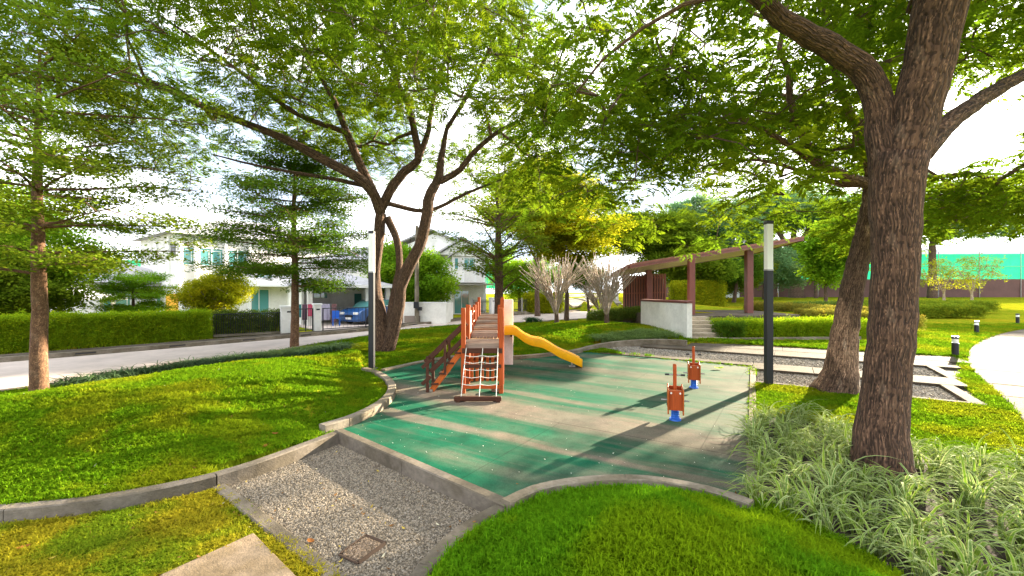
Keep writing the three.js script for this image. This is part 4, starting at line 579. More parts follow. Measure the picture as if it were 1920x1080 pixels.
hedge('hedge', 'lime shrub row by the far road seen under the pavilion roof', line(V(15.6, 0.6, -41), V(21, 0.7, -43), 5), 1.0, 2.2, M.leafYellow, { seed: 412, leaf: 0.7, density: 36 });
// dark strap leaves between mound and road, and by the white wall: a mass nobody would count
function strapMass(name, label, pts, mat, seed, s) {
  const r = rng(seed), one = []; for (let i = 0; i < 26; i++) { const g = strap(0.26 + 0.16 * r(), 0.20 + 0.12 * r(), 0.016 + 0.006 * r(), 0.25 + 0.5 * r(), 5); g.rotateY(r() * 6.28); g.translate((r() - 0.5) * 0.1, -0.02, (r() - 0.5) * 0.1); one.push(g); }
  const m = new THREE.InstancedMesh(merge(one), mat, pts.length), o = new THREE.Object3D(), c = new THREE.Color(); pts.forEach((p, i) => { o.position.copy(p); o.rotation.set((r() - 0.5) * 0.2, r() * 6.28, (r() - 0.5) * 0.2); o.scale.setScalar(s * (0.8 + 0.5 * r())); o.updateMatrix(); m.setMatrixAt(i, o.matrix); const k = 0.7 + 0.6 * r(); c.setRGB(k, k, k * (0.8 + 0.4 * r())); m.setColorAt(i, c); });
  m.name = numbered(name); m.castShadow = m.receiveShadow = true; scene.add(m); tag(m, label, 'ground cover', null, 'stuff');
}
{
  const r = rng(71), lir = []; const sp = smoothLine([V(-8.95, 0, -8.9), V(-8.6, 0, -10.0), V(-7.7, 0, -11.9), V(-6.6, 0, -13.3), V(-5.7, 0, -14.5)], 0.2);
  for (let i = 0; i < 430; i++) { const t = Math.pow(r(), 0.9), p = sp[Math.floor(t * (sp.length - 1))].clone().add(V((r() - 0.5) * (0.5 + 0.6 * t), 0, (r() - 0.5) * (0.6 + 0.8 * t))); if (inside(roadPoly, p.x, p.z)) continue; p.y = lawnY(p.x, p.z); lir.push(p); }
  strapMass('strap_leaf_border', 'dark green strap-leaf border between lawn mound and road', lir, M.plant(lin(0.10, 0.165, 0.075), 0.3), 72, 1.05);
  const aga = []; for (let i = 0; i < 170; i++) { const t = r(), p = P(lerp(1135, 1268, t), lerp(640, 634, t), 0.2).add(V((r() - 0.5) * 0.5, 0, -0.35 - r() * (0.9 + 0.5 * t))); p.y = lawnY(p.x, p.z) + 0.06; aga.push(p); }
  strapMass('strap_leaf_border', 'pale green strap-leaf border along the foot of the white wall', aga, M.plant(lin(0.16, 0.24, 0.07), 0.35), 73, 1.0);
  const tufts = []; for (let i = 0; i < 12; i++) tufts.push(P(992 + 14 * r(), 604, 0.3).add(V(r() - 0.5, 0, (r() - 0.5) * 0.5)));
  strapMass('strap_leaf_border', 'small dark tuft of strap leaves at the road edge behind the slide', tufts, M.plant(lin(0.05, 0.12, 0.05), 0.25), 74, 1.2);
}
{ // variegated clumps round the rough trunk, every leaf its own piece
  const t = texture(64, 32, (u, v) => { const a = Math.abs(u - 0.5) * 2, e = 0.42 + 0.16 * (vnoise(v * 4, 3, 6) - 0.5), s = vnoise(u * 14, v * 1.5, 9) > 0.72 ? 0.5 : 0; return mix3([0.08, 0.19, 0.022], [0.40, 0.45, 0.17], Math.max(sstep(e, e + 0.14, a), s * 0.6)); });
  t.wrapS = t.wrapT = THREE.ClampToEdgeWrapping;
  const vm = new THREE.MeshPhysicalMaterial({ map: t, roughness: 1, transmission: 0.3, thickness: 0, side: THREE.DoubleSide, specularIntensity: 0.5 });
  const t2 = texture(64, 32, (u, v) => { const a = Math.abs(u - 0.5) * 2, s = vnoise(u * 10, v * 1.5, 19) > 0.7 ? 0.5 : 0; return mix3([0.14, 0.25, 0.014], [0.36, 0.40, 0.12], Math.max(sstep(0.6, 0.75, a), s * 0.5)); }); t2.wrapS = t2.wrapT = THREE.ClampToEdgeWrapping;
  const vm2 = new THREE.MeshPhysicalMaterial({ map: t2, roughness: 1, transmission: 0.3, thickness: 0, side: THREE.DoubleSide, specularIntensity: 0.5 });
  const r = rng(81), geos = []; for (let i = 0; i < 9; i++) geos.push(strap(0.26 + 0.26 * r(), 0.26 + 0.2 * r(), 0.020 + 0.010 * r(), 0.15 + 0.75 * r(), 7));
  const proto = []; const names = 'variegated lily clump with white-edged arching leaves around the rough trunk';
  for (let v = 0; v < 4; v++) { const k = new THREE.Group(); const n = 38; for (let i = 0; i < n; i++) { const m = mesh('leaf', geos[Math.floor(r() * 9)], r() < 0.5 ? vm2 : vm, k); m.rotation.order = 'YXZ'; m.rotation.set((r() - 0.5) * 0.4, r() * 6.28, (r() - 0.35) * 0.7); const s = 0.75 + 0.5 * r(); m.scale.set(s, s, s * (0.8 + 0.5 * r())); m.position.set((r() - 0.5) * 0.14, -0.01, (r() - 0.5) * 0.14); } proto.push(k); }
  const spots = []; const bb = [2.0, 6.6, -6.9, -2.0];
  for (let t3 = 0; t3 < 6000 && spots.length < 120; t3++) { const x = lerp(bb[0], bb[1], r()), z = lerp(bb[2], bb[3], r()); if (!inside(bedPoly, x, z) || Math.hypot(x - 4.05, z + 4.62) < 0.42 || Math.abs(x / z) > 1.42) continue;  if (spots.some((q) => Math.hypot(q[0] - x, q[1] - z) < 0.24)) continue; spots.push([x, z]); }
  spots.forEach(([x, z], i) => { const k = proto[i % 4].clone(); k.name = numbered('variegated_lily'); scene.add(k); k.position.set(x, lawnY(x, z) - 0.01, z); k.rotation.y = r() * 6.28; k.scale.setScalar(0.60 + 0.40 * r()); const lab = Math.hypot(x - 4.05, z + 4.62) < 0.95 ? 'variegated lily clump crowding the foot of the rough trunk' : distTo(bedEdge, x, z) < 0.5 ? 'variegated lily clump leaning over the small grass mound' : x / 1 < 2.25 + (-4.08 - z) * 0.57 + 0.55 ? 'variegated lily clump arching over the rubber edge' : z < -5 ? 'variegated lily clump between rough trunk and lamp post lawn' : 'variegated lily clump in the bed on the path side of the rough trunk'; tag(k, lab, 'plant', 'variegated lilies around the rough trunk'); });
  tag(mesh('planting_bed', flat(bedPoly, 0.004), std({ color: lin(0.05, 0.036, 0.025), map: sized(mottleStone, 0.8), roughness: 1 })), 'dark soil bed under the variegated lilies', null, null, 'structure');
}
const beyondPoly = [...roadFar.map(xz), [17, -90], [-60, -90], [-60, 0], [-22, 0]], beyondRoad = (x, z) => inside(beyondPoly, x, z);
{ // lawn grass: tufts, thinning out with distance where the ground's own texture takes over
  const tuft = (seed, n, h, w, sp) => { const r = rng(seed), pos = []; for (let i = 0; i < n; i++) { const a = r() * 6.28, b = V((r() - 0.5) * sp, 0, (r() - 0.5) * sp), l = h * (0.6 + 0.7 * r()), lean = 0.35 + 0.8 * r(), d = V(Math.cos(a), 0, Math.sin(a)), s = V(-d.z, 0, d.x).multiplyScalar(w / 2), m = b.clone().addScaledVector(d, l * lean * 0.4).add(V(0, l * 0.7, 0)), t = b.clone().addScaledVector(d, l * lean).add(V(0, l * (0.95 - 0.3 * lean), 0)), p = (v) => [v.x, v.y, v.z]; pos.push(...p(b.clone().sub(s)), ...p(b.clone().add(s)), ...p(m.clone().add(s.clone().multiplyScalar(0.8))), ...p(b.clone().sub(s)), ...p(m.clone().add(s.clone().multiplyScalar(0.8))), ...p(m.clone().sub(s.clone().multiplyScalar(0.8))), ...p(m.clone().sub(s.clone().multiplyScalar(0.8))), ...p(m.clone().add(s.clone().multiplyScalar(0.8))), ...p(t)); } return leafGeo(pos); };
  const T = tuft(5, 16, 0.05, 0.007, 0.09);
  const rings = [[1.9, 3.6, 1500, 1.0], [3.6, 6, 900, 1.1], [6, 10, 430, 1.35], [10, 16, 190, 1.8], [16, 26, 70, 2.6]], r = rng(99);
  const zones = { mound_grass: [], lawn_grass: [] };
  for (const [a, b, dens, s] of rings) { const wx = b * 1.42 + 0.8, n = Math.round((b - a) * 2 * wx * dens); for (let i = 0; i < n; i++) { const z = -lerp(a, b, r()), x = lerp(-wx, wx, r()); if (Math.abs(x) > -z * 1.42 + 0.8) continue; if ([playPoly, pitPoly, stripPoly, roadPoly, pathPoly, slabPoly].some((q) => inside(q, x, z)) || inside(bedPoly, x, z)) continue; if (x > 7 && z < -17.2 && x < 16) continue; if (x < -6 && distTo(lirioLine, x, z) < 0.25) continue; if (beyondRoad(x, z)) continue; if (z > -14 && (distTo(pitRightXZ, x, z) < 0.15 || distTo(nearArcXZ, x, z) < 0.085 || distTo(longKerbXZ, x, z) < 0.085 || distTo(leftArcXZ, x, z) < 0.1)) continue; (inside(nearMound, x, z) ? zones.mound_grass : zones.lawn_grass).push([x, lawnY(x, z) - 0.004, z, s]); } }
  const gm = M.plant(lin(0.20, 0.275, 0.007), 0.5);
  for (const [name, label, tint] of [['mound_grass', 'deep green blades covering the small mound by the lilies', [[0.48, 0.92, 1.0], [0.95, 1.08, 0.9]]], ['lawn_grass', 'short green and straw-tinged lawn grass', [[0.55, 0.86, 0.9], [1.28, 1.06, 1.5]]]]) {
    const list = zones[name], m = new THREE.InstancedMesh(T, gm, list.length), o = new THREE.Object3D(), c = new THREE.Color();
    list.forEach(([x, y, z, s], i) => { o.position.set(x, y, z); o.rotation.set((r() - 0.5) * 0.3, r() * 6.28, (r() - 0.5) * 0.3); const k = s * (0.75 + 0.5 * r()) * (0.75 + 0.6 * fbm(x * 2.1 + 11, z * 2.1 + 11, 66, 3)); o.scale.set(k, k * (name === 'mound_grass' ? 1.7 : 0.9) / Math.sqrt(s), k); o.updateMatrix(); m.setMatrixAt(i, o.matrix); const dry = clamp(sstep(0.47, 0.68, fbm(x * 0.9 + 50, z * 0.9 + 50, 15, 4)) + (inside(lowerLeft, x, z) ? 1.0 : 0) * sstep(0.3, 0.55, fbm(x * 1.7 + 20, z * 1.7 + 20, 35, 3)) + 0.5 * sstep(0.6, 0.72, fbm(x * 2.6 + 80, z * 2.6 + 80, 36, 3))), w = mix3(tint[0], tint[1], clamp(dry * 0.8 + 0.25 * r())), q = 0.75 + 0.5 * r(), straw = inside(lowerLeft, x, z) ? 1.32 : 1; c.setRGB(w[0] * q * straw, w[1] * q, w[2] * q * straw * straw); m.setColorAt(i, c); });
    m.name = numbered(name); m.castShadow = m.receiveShadow = true; scene.add(m); tag(m, label, 'grass', null, 'stuff');
  }
}
{ // small dry leaves strewn over lawns, gravel and kerb edges
  const g = leafGeo([-1, 0.25, 0, 0, 0, 0.42, 0.2, 0.05, -0.4, -0.0, 0, 0.42, 1, 0.3, 0.05, 0.2, 0.05, -0.4]), r = rng(321), m = new THREE.InstancedMesh(g, M.plant(lin(1, 1, 1), 0.25), 900), o = new THREE.Object3D(), c = new THREE.Color(); let k = 0;
  for (let t = 0; t < 30000 && k < 900; t++) { const d = 2.2 + 11 * Math.pow(r(), 1.3), x = (r() * 2 - 1) * d * 1.25, z = -d; const onRubber = inside(playPoly, x, z), inPit = inside(pitPoly, x, z); if (inside(bedPoly, x, z) || inside(stripPoly, x, z) || inside(roadPoly, x, z) || inside(pathPoly, x, z) || beyondRoad(x, z)) continue; const edge = Math.min(distTo(nearArcXZ, x, z), distTo(longKerbXZ, x, z), distTo(leftArcXZ, x, z)); if (onRubber && (edge > 0.35 || r() < 0.4)) continue; if (!onRubber && r() > 0.35 + 0.6 * sstep(0.5, 0.7, fbm(x * 0.8 + 9, z * 0.8 + 9, 27, 3))) continue; o.position.set(x, onRubber ? 0.008 : inPit ? -0.095 : inside(slabPoly, x, z) ? -0.05 : lawnY(x, z) + 0.035, z); o.rotation.set((r() - 0.5) * 0.9, r() * 6.28, (r() - 0.5) * 0.9); o.scale.setScalar(0.012 + 0.022 * r() * r()); o.updateMatrix(); m.setMatrixAt(k, o.matrix); const q = r(), b = 0.6 + 0.8 * r(), col = q < 0.5 ? [0.20, 0.10, 0.035] : q < 0.85 ? [0.40, 0.30, 0.06] : [0.45, 0.42, 0.30]; c.setRGB(col[0] * b, col[1] * b, col[2] * b); m.setColorAt(k++, c); }
  m.count = k; m.name = 'leaf_litter'; m.castShadow = m.receiveShadow = true; scene.add(m); tag(m, 'small dry leaves strewn over lawn and kerb edges', 'leaf litter', null, 'stuff');
}
{ // blossom dropped on the rubber, and a few dry leaves
  const g = leafGeo([-1, 0, -0.5, 0, 0.5, 0.6, 1, 0.1, -0.4, -1, 0, -0.5, 1, 0.1, -0.4, 0, 0.35, -0.9]), r = rng(123), pts = [];
  for (let i = 0; i < 4000 && pts.length < 300; i++) { const x = lerp(-3.6, 6, r()), z = -4 - 9.5 * Math.pow(r(), 1.6); if (!inside(playPoly, x, z) || r() > 1.2 - (x + 3.5) * 0.12) continue; pts.push([x, z]); }
  const m = new THREE.InstancedMesh(g, M.plant(lin(0.75, 0.72, 0.62), 0.3), pts.length), o = new THREE.Object3D(); pts.forEach(([x, z], i) => { o.position.set(x, 0.006, z); o.rotation.set((r() - 0.5) * 0.5, r() * 6.28, (r() - 0.5) * 0.5); o.scale.setScalar(0.005 + 0.008 * r() * r()); o.updateMatrix(); m.setMatrixAt(i, o.matrix); });
  m.name = 'fallen_petals'; m.castShadow = m.receiveShadow = true; scene.add(m); tag(m, 'tiny pale petals scattered over the green rubber', 'petals', null, 'stuff');
  const curl = (seed) => { const r = rng(seed), gg = new THREE.PlaneGeometry(1, 0.55, 8, 4); gg.rotateX(-Math.PI / 2); const p = gg.attributes.position; for (let i = 0; i < p.count; i++) { const x = p.getX(i), z = p.getZ(i), w = Math.sqrt(Math.max(0, 1 - 4 * x * x)); p.setZ(i, z * w); p.setY(i, 0.55 * x * x + 0.9 * z * z * w + 0.06 * r()); } gg.computeVertexNormals(); return gg; };
  const brown = M.plant(lin(0.32, 0.13, 0.04), 0.3), lime = M.plant(lin(0.42, 0.55, 0.10), 0.4);
  const where = [[516, 818, 0.34, brown, 'dry brown leaf resting on the large lawn mound'], [497, 842, 0.28, brown, 'dry brown leaf resting on the large lawn mound'], [44, 1035, -0.09, brown, 'dry brown leaf on the low lawn far from the slab'], [583, 1018, -0.09, brown, 'reddish dry leaf lying on the pit gravel'], [1278, 972, 0.27, brown, 'small dry leaf on the mound beside the lilies'], [1348, 692, 0.01, lime, 'crumpled lime green leaf on the rubber behind the spring riders']];
  where.forEach(([px, py, y, mat, label], i) => { let p = P(px, py, y); if (i < 3 || i === 4) { for (let q = 0; q < 8; q++) p = P(px, py, lawnY(p.x, p.z)); p.y += 0.035; } else p.y = y + 0.012; const l = mesh('fallen_leaf', curl(i + 3), mat); l.position.copy(p); l.rotation.y = i * 1.9; l.scale.setScalar(i === 5 ? 0.26 : 0.085); tag(l, label, 'leaf', 'leaves fallen on lawn and gravel'); });
}

// ------------------------------------------------------------------ play structure
{
  const o = V(-0.6, 0, -8.9), k = thing('play_structure', 'wooden climbing tower with rope net, stair, plank bridge and yellow wave slide', 'play structure', o), R = (x, y, z) => V(x - o.x, y, z - o.z);
  const post = (x, z, y1, mat = M.redWood, s = 0.085) => mesh('post', beam(R(x, -0.05, z), R(x, y1, z), s, s, 0.01), mat, k);
  const xl = -0.965, xr = -0.215;
  post(xl, -8.47, 1.69); post(xr, -8.47, 1.69); post(xl, -9.32, 1.73); post(xr, -9.32, 1.86);
  for (let i = 0; i < 6; i++) mesh('deck_plank', beam(R(xl - 0.02, 0.915, -8.52 - i * 0.152), R(xr + 0.02, 0.915, -8.52 - i * 0.152), 0.036, 0.142, 0.006, Math.PI / 2), M.greyWood, k);
  mesh('rim_board', beam(R(xl - 0.02, 0.845, -8.418), R(xr + 0.02, 0.845, -8.418), 0.022, 0.10, 0.004, Math.PI / 2).translate(0, 0, 0), M.darkWood, k);
  for (const [y, z, m] of [[0.54, -8.43, M.darkWood], [0.13, -8.43, M.redWood], [0.54, -9.36, M.darkWood], [0.1, -9.36, M.darkWood]]) mesh('rail', beam(R(xl, y, z), R(xr, y, z), 0.07, 0.04), m, k);
  for (let i = 0; i < 6; i++) mesh('picket', beam(R(lerp(xl + 0.09, xr - 0.09, i / 5), 0.06, -9.30), R(lerp(xl + 0.09, xr - 0.09, i / 5), 0.58, -9.30), 0.062, 0.02), M.orangeWood, k);
  for (const z of [-8.6, -9.2]) mesh('rail', beam(R(xr, 0.3, z), R(xr, 0.75, z), 0.02, 0.16), M.darkWood, k);
  mesh('footing', box(0.20, 0.11, 0.16, xr - 0.1 - o.x, 0, -8.62 - o.z, 0.1, 0.012), M.kerbPale, k);
  // rope net from the deck to the log on the rubber
  const top = (x) => R(x, 0.90, -8.40), bot = (x) => R(x, 0.085, -7.80), ropes = [[-0.90, -0.93], [-0.575, -0.60], [-0.275, -0.29]];
  for (const [a, b] of ropes) mesh('rope', tube([top(a), top(a).lerp(bot(b), 0.5).add(V(0, 0, 0.02)), bot(b)], 0.0075, 6), M.rope, k);
  for (const t of [0.16, 0.30, 0.45, 0.60, 0.75]) for (let s = 0; s < 2; s++) { const p = (i) => top(ropes[i][0]).lerp(bot(ropes[i][1]), t), a = p(s), b = p(s + 1); mesh('rope', tube([a, a.clone().lerp(b, 0.25).add(V(0, -0.018, 0)), a.clone().lerp(b, 0.5).add(V(0, -0.026, 0)), a.clone().lerp(b, 0.75).add(V(0, -0.018, 0)), b], 0.006, 5), M.rope, k); for (const q of [a, b]) { const kn = new THREE.IcosahedronGeometry(0.013, 1); kn.translate(q.x, q.y, q.z); mesh('knot', kn, M.rope, k); } }
  mesh('log', beam(R(-1.06, 0.055, -7.80), R(-0.19, 0.055, -7.80), 0.085, 0.085, 0.02), M.darkWood, k);
  for (const x of [-0.98, -0.25]) mesh('log_foot', box(0.08, 0.03, 0.14, x - o.x, 0, -7.80 - o.z, 0, 0.006), M.darkWood, k);
  // side stair
  for (const [z, m] of [[-8.60, M.orangeWood], [-9.20, M.redWood]]) {
    mesh('stringer', beam(R(-0.99, 0.86, z), R(-1.62, 0.02, z), 0.11, 0.035, 0.005), m, k);
    mesh('handrail', beam(R(-0.98, 1.34, z + 0.03), R(-1.74, 0.60, z + 0.03), 0.095, 0.04, 0.008), M.darkWood, k);
    mesh('handrail', beam(R(-0.98, 1.05, z + 0.03), R(-1.64, 0.40, z + 0.03), 0.095, 0.04, 0.008), M.darkWood, k);
    mesh('baluster', beam(R(-1.69, 0, z + 0.065), R(-1.69, 0.72, z + 0.065), 0.06, 0.04), M.darkWood, k); mesh('baluster', beam(R(-1.34, 0.35, z + 0.065), R(-1.34, 1.05, z + 0.065), 0.05, 0.03), M.darkWood, k);
    mesh('footing', box(0.14, 0.05, 0.12, -1.66 - o.x, 0, z - o.z, 0, 0.01), M.kerbPale, k);
  }
  for (let i = 0; i < 4; i++) mesh('tread', beam(R(-1.55 + i * 0.155, 0.16 + i * 0.207, -8.54), R(-1.55 + i * 0.155, 0.16 + i * 0.207, -9.26), 0.15, 0.03, 0.006), M.darkWood, k);
  for (const [x, y] of [[-1.80, 0.55], [-1.80, 0.22]]) mesh('step_end', beam(R(x, y - 0.06, -8.53), R(x + 0.18, y + 0.10, -8.53), 0.075, 0.04, 0.01), M.darkWood, k);
  // rope mat and plank bridge
  for (let i = 0; i < 9; i++) { const x = lerp(xl + 0.05, xr - 0.05, i / 8); mesh('net_rope', tube([R(x, 0.93, -9.36), R(x, 0.915, -9.7), R(x, 0.955, -10.02)], 0.009, 5), M.ropeBrown, k); }
  for (let i = 0; i < 7; i++) { const z = -9.42 - i * 0.09; mesh('net_rope', tube([R(xl + 0.02, 0.93, z), R((xl + xr) / 2, 0.915, z), R(xr - 0.02, 0.93, z)], 0.009, 5), M.ropeBrown, k); }
  M.brownWood = std({ color: lin(0.24, 0.14, 0.09), map: sized(grain, 0.45, 0.9), roughness: 0.85 }); M.paleWood = std({ color: lin(0.38, 0.33, 0.28), map: sized(grain, 0.45, 0.9), roughness: 0.85 });
  const by = (t) => 0.955 + 0.29 * Math.sin(t * Math.PI * 0.5);
  for (let i = 0; i < 15; i++) { const t = i / 14, z = -10.1 - t * 3.05; mesh('bridge_plank', beam(R(xl + 0.01 * ((i * 7) % 3), by(t), z), R(-0.33 - 0.01 * ((i * 5) % 3), by(t), z), 0.035, 0.178, 0.006, Math.PI / 2), [M.greyWood, M.brownWood, M.paleWood][(i * 5) % 3], k); }
  for (const x of [xl + 0.02, -0.36]) { mesh('bridge_beam', tube(Array.from({ length: 9 }, (_, i) => R(x, by(i / 8) - 0.075, -10.02 - i / 8 * 3.2)), 0.05, 4), M.darkWood, k); for (const [z, y1] of [[-10.05, 1.70], [-10.85, 1.62], [-11.6, 1.66], [-12.4, 1.72], [-13.2, 1.85]]) post(x + (x < -0.6 ? -0.075 : 0.065), z, y1); }
  for (const y of [0.25, 0.5]) mesh('rope', tube([R(xl - 0.05, 0.97 + y, -10.05), R(xl - 0.05, 0.95 + y, -10.8), R(xl - 0.05, 1.0 + y, -11.6)], 0.011, 5), M.rope, k);
  mesh('guard_board', beam(R(xl - 0.04, 1.0, -10.35), R(xl - 0.04, 1.55, -10.35), 0.02, 0.3), M.pink, k);
  // slide and its column
  mesh('slide_column', box(0.26, 1.80, 0.26, -0.10 - o.x, 0, -11.86 - o.z, 0, 0.02), M.pink, k);
  const wave = [[-0.26, 1.02], [0.0, 1.04], [0.10, 1.01], [0.32, 0.85], [0.52, 0.755], [0.79, 0.70], [1.02, 0.585], [1.28, 0.43], [1.55, 0.32], [1.72, 0.24], [1.86, 0.17]].map(([x, y]) => R(x, y + 0.05, -11.5)), w2 = spline(wave, 0.06);
  const sec = [[0.21, 0.0], [0.235, 0.012], [0.245, -0.005], [0.235, -0.21], [0.18, -0.225], [-0.18, -0.225], [-0.235, -0.21], [-0.245, -0.005], [-0.235, 0.012], [-0.21, 0.0], [-0.205, -0.17], [-0.15, -0.195], [0.15, -0.195], [0.205, -0.17]];
  mesh('slide', profileSlide(w2, sec), M.yellow, k);
  const foot = R(1.62, 0, -11.5); mesh('slide_foot', tube([foot.clone().setY(-0.02), foot.clone().setY(0.10)], 0.028, 8), M.steel, k); mesh('slide_foot', box(0.16, 0.012, 0.16, foot.x, 0, foot.z, 0, 0.003), M.steel, k);
  mesh('slide_bracket', box(0.05, 0.24, 0.30, -0.02 - o.x, 0.80, -11.66 - o.z, 0, 0.008), M.darkWood, k);
}
function profileSlide(path, prof) {
  const n = path.length, m = prof.length, pos = [], idx = [];
  path.forEach((p) => prof.forEach(([s, y]) => pos.push(p.x, p.y + y, p.z + s)));
  for (let i = 0; i < n - 1; i++) for (let q = 0; q < m; q++) { const a = i * m + q, b = i * m + (q + 1) % m; idx.push(a, b, a + m, b, b + m, a + m); }
  for (const e of [0, n - 1]) { const quads = [[0, 1, 2, 3], [0, 3, 4, 10], [10, 4, 5, 11], [11, 5, 12, 11]]; const b = e * m; for (const [a, c, d, f] of [[0, 1, 2, 10], [2, 3, 4, 10]]) idx.push(b + (a + 0) % m, b + c, b + d); idx.push(b + 13, b + 0, b + 2, b + 13, b + 2, b + 3, b + 13, b + 3, b + 4, b + 13, b + 4, b + 12, b + 12, b + 4, b + 5, b + 12, b + 5, b + 11, b + 11, b + 5, b + 6, b + 11, b + 6, b + 10, b + 10, b + 6, b + 7, b + 10, b + 7, b + 9, b + 9, b + 7, b + 8); }
  const g = new THREE.BufferGeometry(); g.setAttribute('position', new THREE.Float32BufferAttribute(pos, 3)); g.setIndex(idx); g.computeVertexNormals(); return metreUV(g);
}
// ------------------------------------------------------------------ spring riders
function springRider(label, pos, turn) {
  const k = thing('spring_rider', label, 'spring rider', pos, turn, 'spring riders on the rubber');
  const coil = Array.from({ length: 61 }, (_, i) => { const a = i / 60 * 5 * 6.283; return V(Math.cos(a) * 0.062, 0.03 + i / 60 * 0.17, Math.sin(a) * 0.062); });
  mesh('base_plate', new THREE.CylinderGeometry(0.10, 0.105, 0.025, 20).translate(0, 0.0125, 0), M.blue, k); mesh('spring', tube(coil, 0.014, 7), M.blue, k); mesh('spring_sleeve', new THREE.CylinderGeometry(0.058, 0.072, 0.15, 16).translate(0, 0.105, 0), M.blue, k);
  mesh('mounting_plate', box(0.13, 0.022, 0.13, 0, 0.198, 0, 0, 0.004), M.rope, k); mesh('mounting_plate', box(0.11, 0.03, 0.11, 0, 0.168, 0, 0, 0.004), M.blackMetal, k);
  const s = new THREE.Shape(); s.moveTo(-0.27, 0.20); s.quadraticCurveTo(-0.30, 0.14, -0.24, 0.14); s.quadraticCurveTo(-0.18, 0.15, -0.16, 0.21); s.lineTo(0.14, 0.21); s.quadraticCurveTo(0.18, 0.14, 0.25, 0.15); s.quadraticCurveTo(0.30, 0.17, 0.26, 0.24); s.lineTo(0.28, 0.46); s.quadraticCurveTo(0.27, 0.53, 0.20, 0.52); s.quadraticCurveTo(0.0, 0.44, -0.2, 0.52); s.quadraticCurveTo(-0.28, 0.54, -0.29, 0.46); s.closePath();
  for (const x of [-0.125, 0.125]) { const g = new THREE.ExtrudeGeometry(s, { depth: 0.016, bevelEnabled: true, bevelSize: 0.004, bevelThickness: 0.004, bevelSegments: 1, curveSegments: 6 }); g.rotateY(Math.PI / 2); g.translate(x - 0.008, 0, 0); mesh('side_panel', metreUV(g), M.orangeWood, k); }
  mesh('back_plate', box(0.225, 0.30, 0.018, 0, 0.20, 0.235, 0, 0.004), M.redWood, k); mesh('front_plate', box(0.225, 0.28, 0.018, 0, 0.21, -0.235, 0, 0.004), M.redWood, k); mesh('floor_board', box(0.225, 0.02, 0.45, 0, 0.222, 0, 0, 0.004), M.redWood, k); mesh('seat', box(0.235, 0.022, 0.30, 0, 0.435, 0.06, 0, 0.006), M.orangeWood, k);
  const n = new THREE.Shape(); n.moveTo(-0.05, 0.40); n.lineTo(0.06, 0.40); n.lineTo(0.05, 0.72); n.quadraticCurveTo(0.06, 0.83, -0.02, 0.84); n.quadraticCurveTo(-0.13, 0.83, -0.15, 0.75); n.quadraticCurveTo(-0.14, 0.71, -0.06, 0.72); n.closePath();
  const ng = new THREE.ExtrudeGeometry(n, { depth: 0.045, bevelEnabled: true, bevelSize: 0.008, bevelThickness: 0.008, bevelSegments: 2, curveSegments: 8 }); ng.rotateY(-Math.PI / 2); ng.translate(0.022, 0, -0.18); mesh('neck', metreUV(ng), M.redWood, k);
  mesh('handlebar', tube([V(-0.16, 0.68, -0.16), V(0.16, 0.68, -0.16)], 0.011, 8), M.steel, k); for (const x of [-1, 1]) mesh('grip', tube([V(x * 0.10, 0.68, -0.16), V(x * 0.175, 0.68, -0.16)], 0.016, 8), M.blackMetal, k);
  mesh('footrest', tube([V(-0.24, 0.30, -0.02), V(0.24, 0.30, -0.02)], 0.012, 8), M.steel, k); for (const x of [-1, 1]) { mesh('bolt', new THREE.CylinderGeometry(0.016, 0.016, 0.012, 10).rotateX(Math.PI / 2).translate(x * 0.075, 0.465, 0.249), M.rope, k); mesh('bolt', new THREE.CylinderGeometry(0.018, 0.018, 0.012, 10).rotateZ(Math.PI / 2).translate(x * 0.144, 0.26, 0.1), M.blackMetal, k); }
  return k;
}
springRider('orange wooden spring rider on blue spring beside the lamp post shadow', P(1266, 787), -0.33).scale.set(0.86, 1, 0.9);
springRider('orange wooden spring rider on blue spring close to the paving strips', P(1301, 727), -0.36).scale.set(0.86, 1, 0.9);
// ------------------------------------------------------------------ lamps and bollards
function lampPost(label, pos) {
  const k = thing('lamp_post', label, 'lamp post', pos, 0, 'square lamp posts');
  mesh('shaft', box(0.135, 2.55, 0.135, 0, -0.06, 0, 0, 0.008), M.blackMetal, k); mesh('collar', box(0.142, 0.03, 0.142, 0, 2.49, 0, 0, 0.004), M.steel, k); mesh('lamp_head', box(0.13, 0.98, 0.13, 0, 2.52, 0, 0, 0.006), M.lampWhite, k); mesh('cap', box(0.15, 0.07, 0.15, 0, 3.50, 0, 0, 0.01), M.blackMetal, k); mesh('base_plate', box(0.26, 0.02, 0.26, 0, -0.005, 0, 0, 0.004), M.blackMetal, k); return k;
}
lampPost('black and white square lamp post beside the leaning tree', P(1441, 722, -0.02)); lampPost('black and white square lamp post at the large mound before the forked tree', P(697, 691, 0.02));
function bollard(label, pos) { const k = thing('bollard', label, 'bollard', pos, 0, 'bollard lights along the slab path'); mesh('shaft', new THREE.CylinderGeometry(0.085, 0.085, 0.42, 20).translate(0, 0.19, 0), M.blackMetal, k); mesh('lens', new THREE.CylinderGeometry(0.075, 0.075, 0.13, 20).translate(0, 0.465, 0), M.lampWhite, k); mesh('cap', new THREE.CylinderGeometry(0.09, 0.092, 0.075, 20).translate(0, 0.5675, 0), M.blackMetal, k); return k; }
const onLawn = (px, py) => { let p = P(px, py); for (let i = 0; i < 6; i++) p = P(px, py, lawnY(p.x, p.z)); return p; };
bollard('short black bollard light at the end of the paving strips', onLawn(1791, 667)); bollard('short black bollard light on open lawn midway along the slab path', onLawn(1831, 625)); bollard('short black bollard light farthest along the slab path', onLawn(1908, 606)); bollard('short black bollard light on the raised lawn behind the terrace', onLawn(1466, 571)); bollard('short black bollard light before the far hoarding', onLawn(1814, 562));
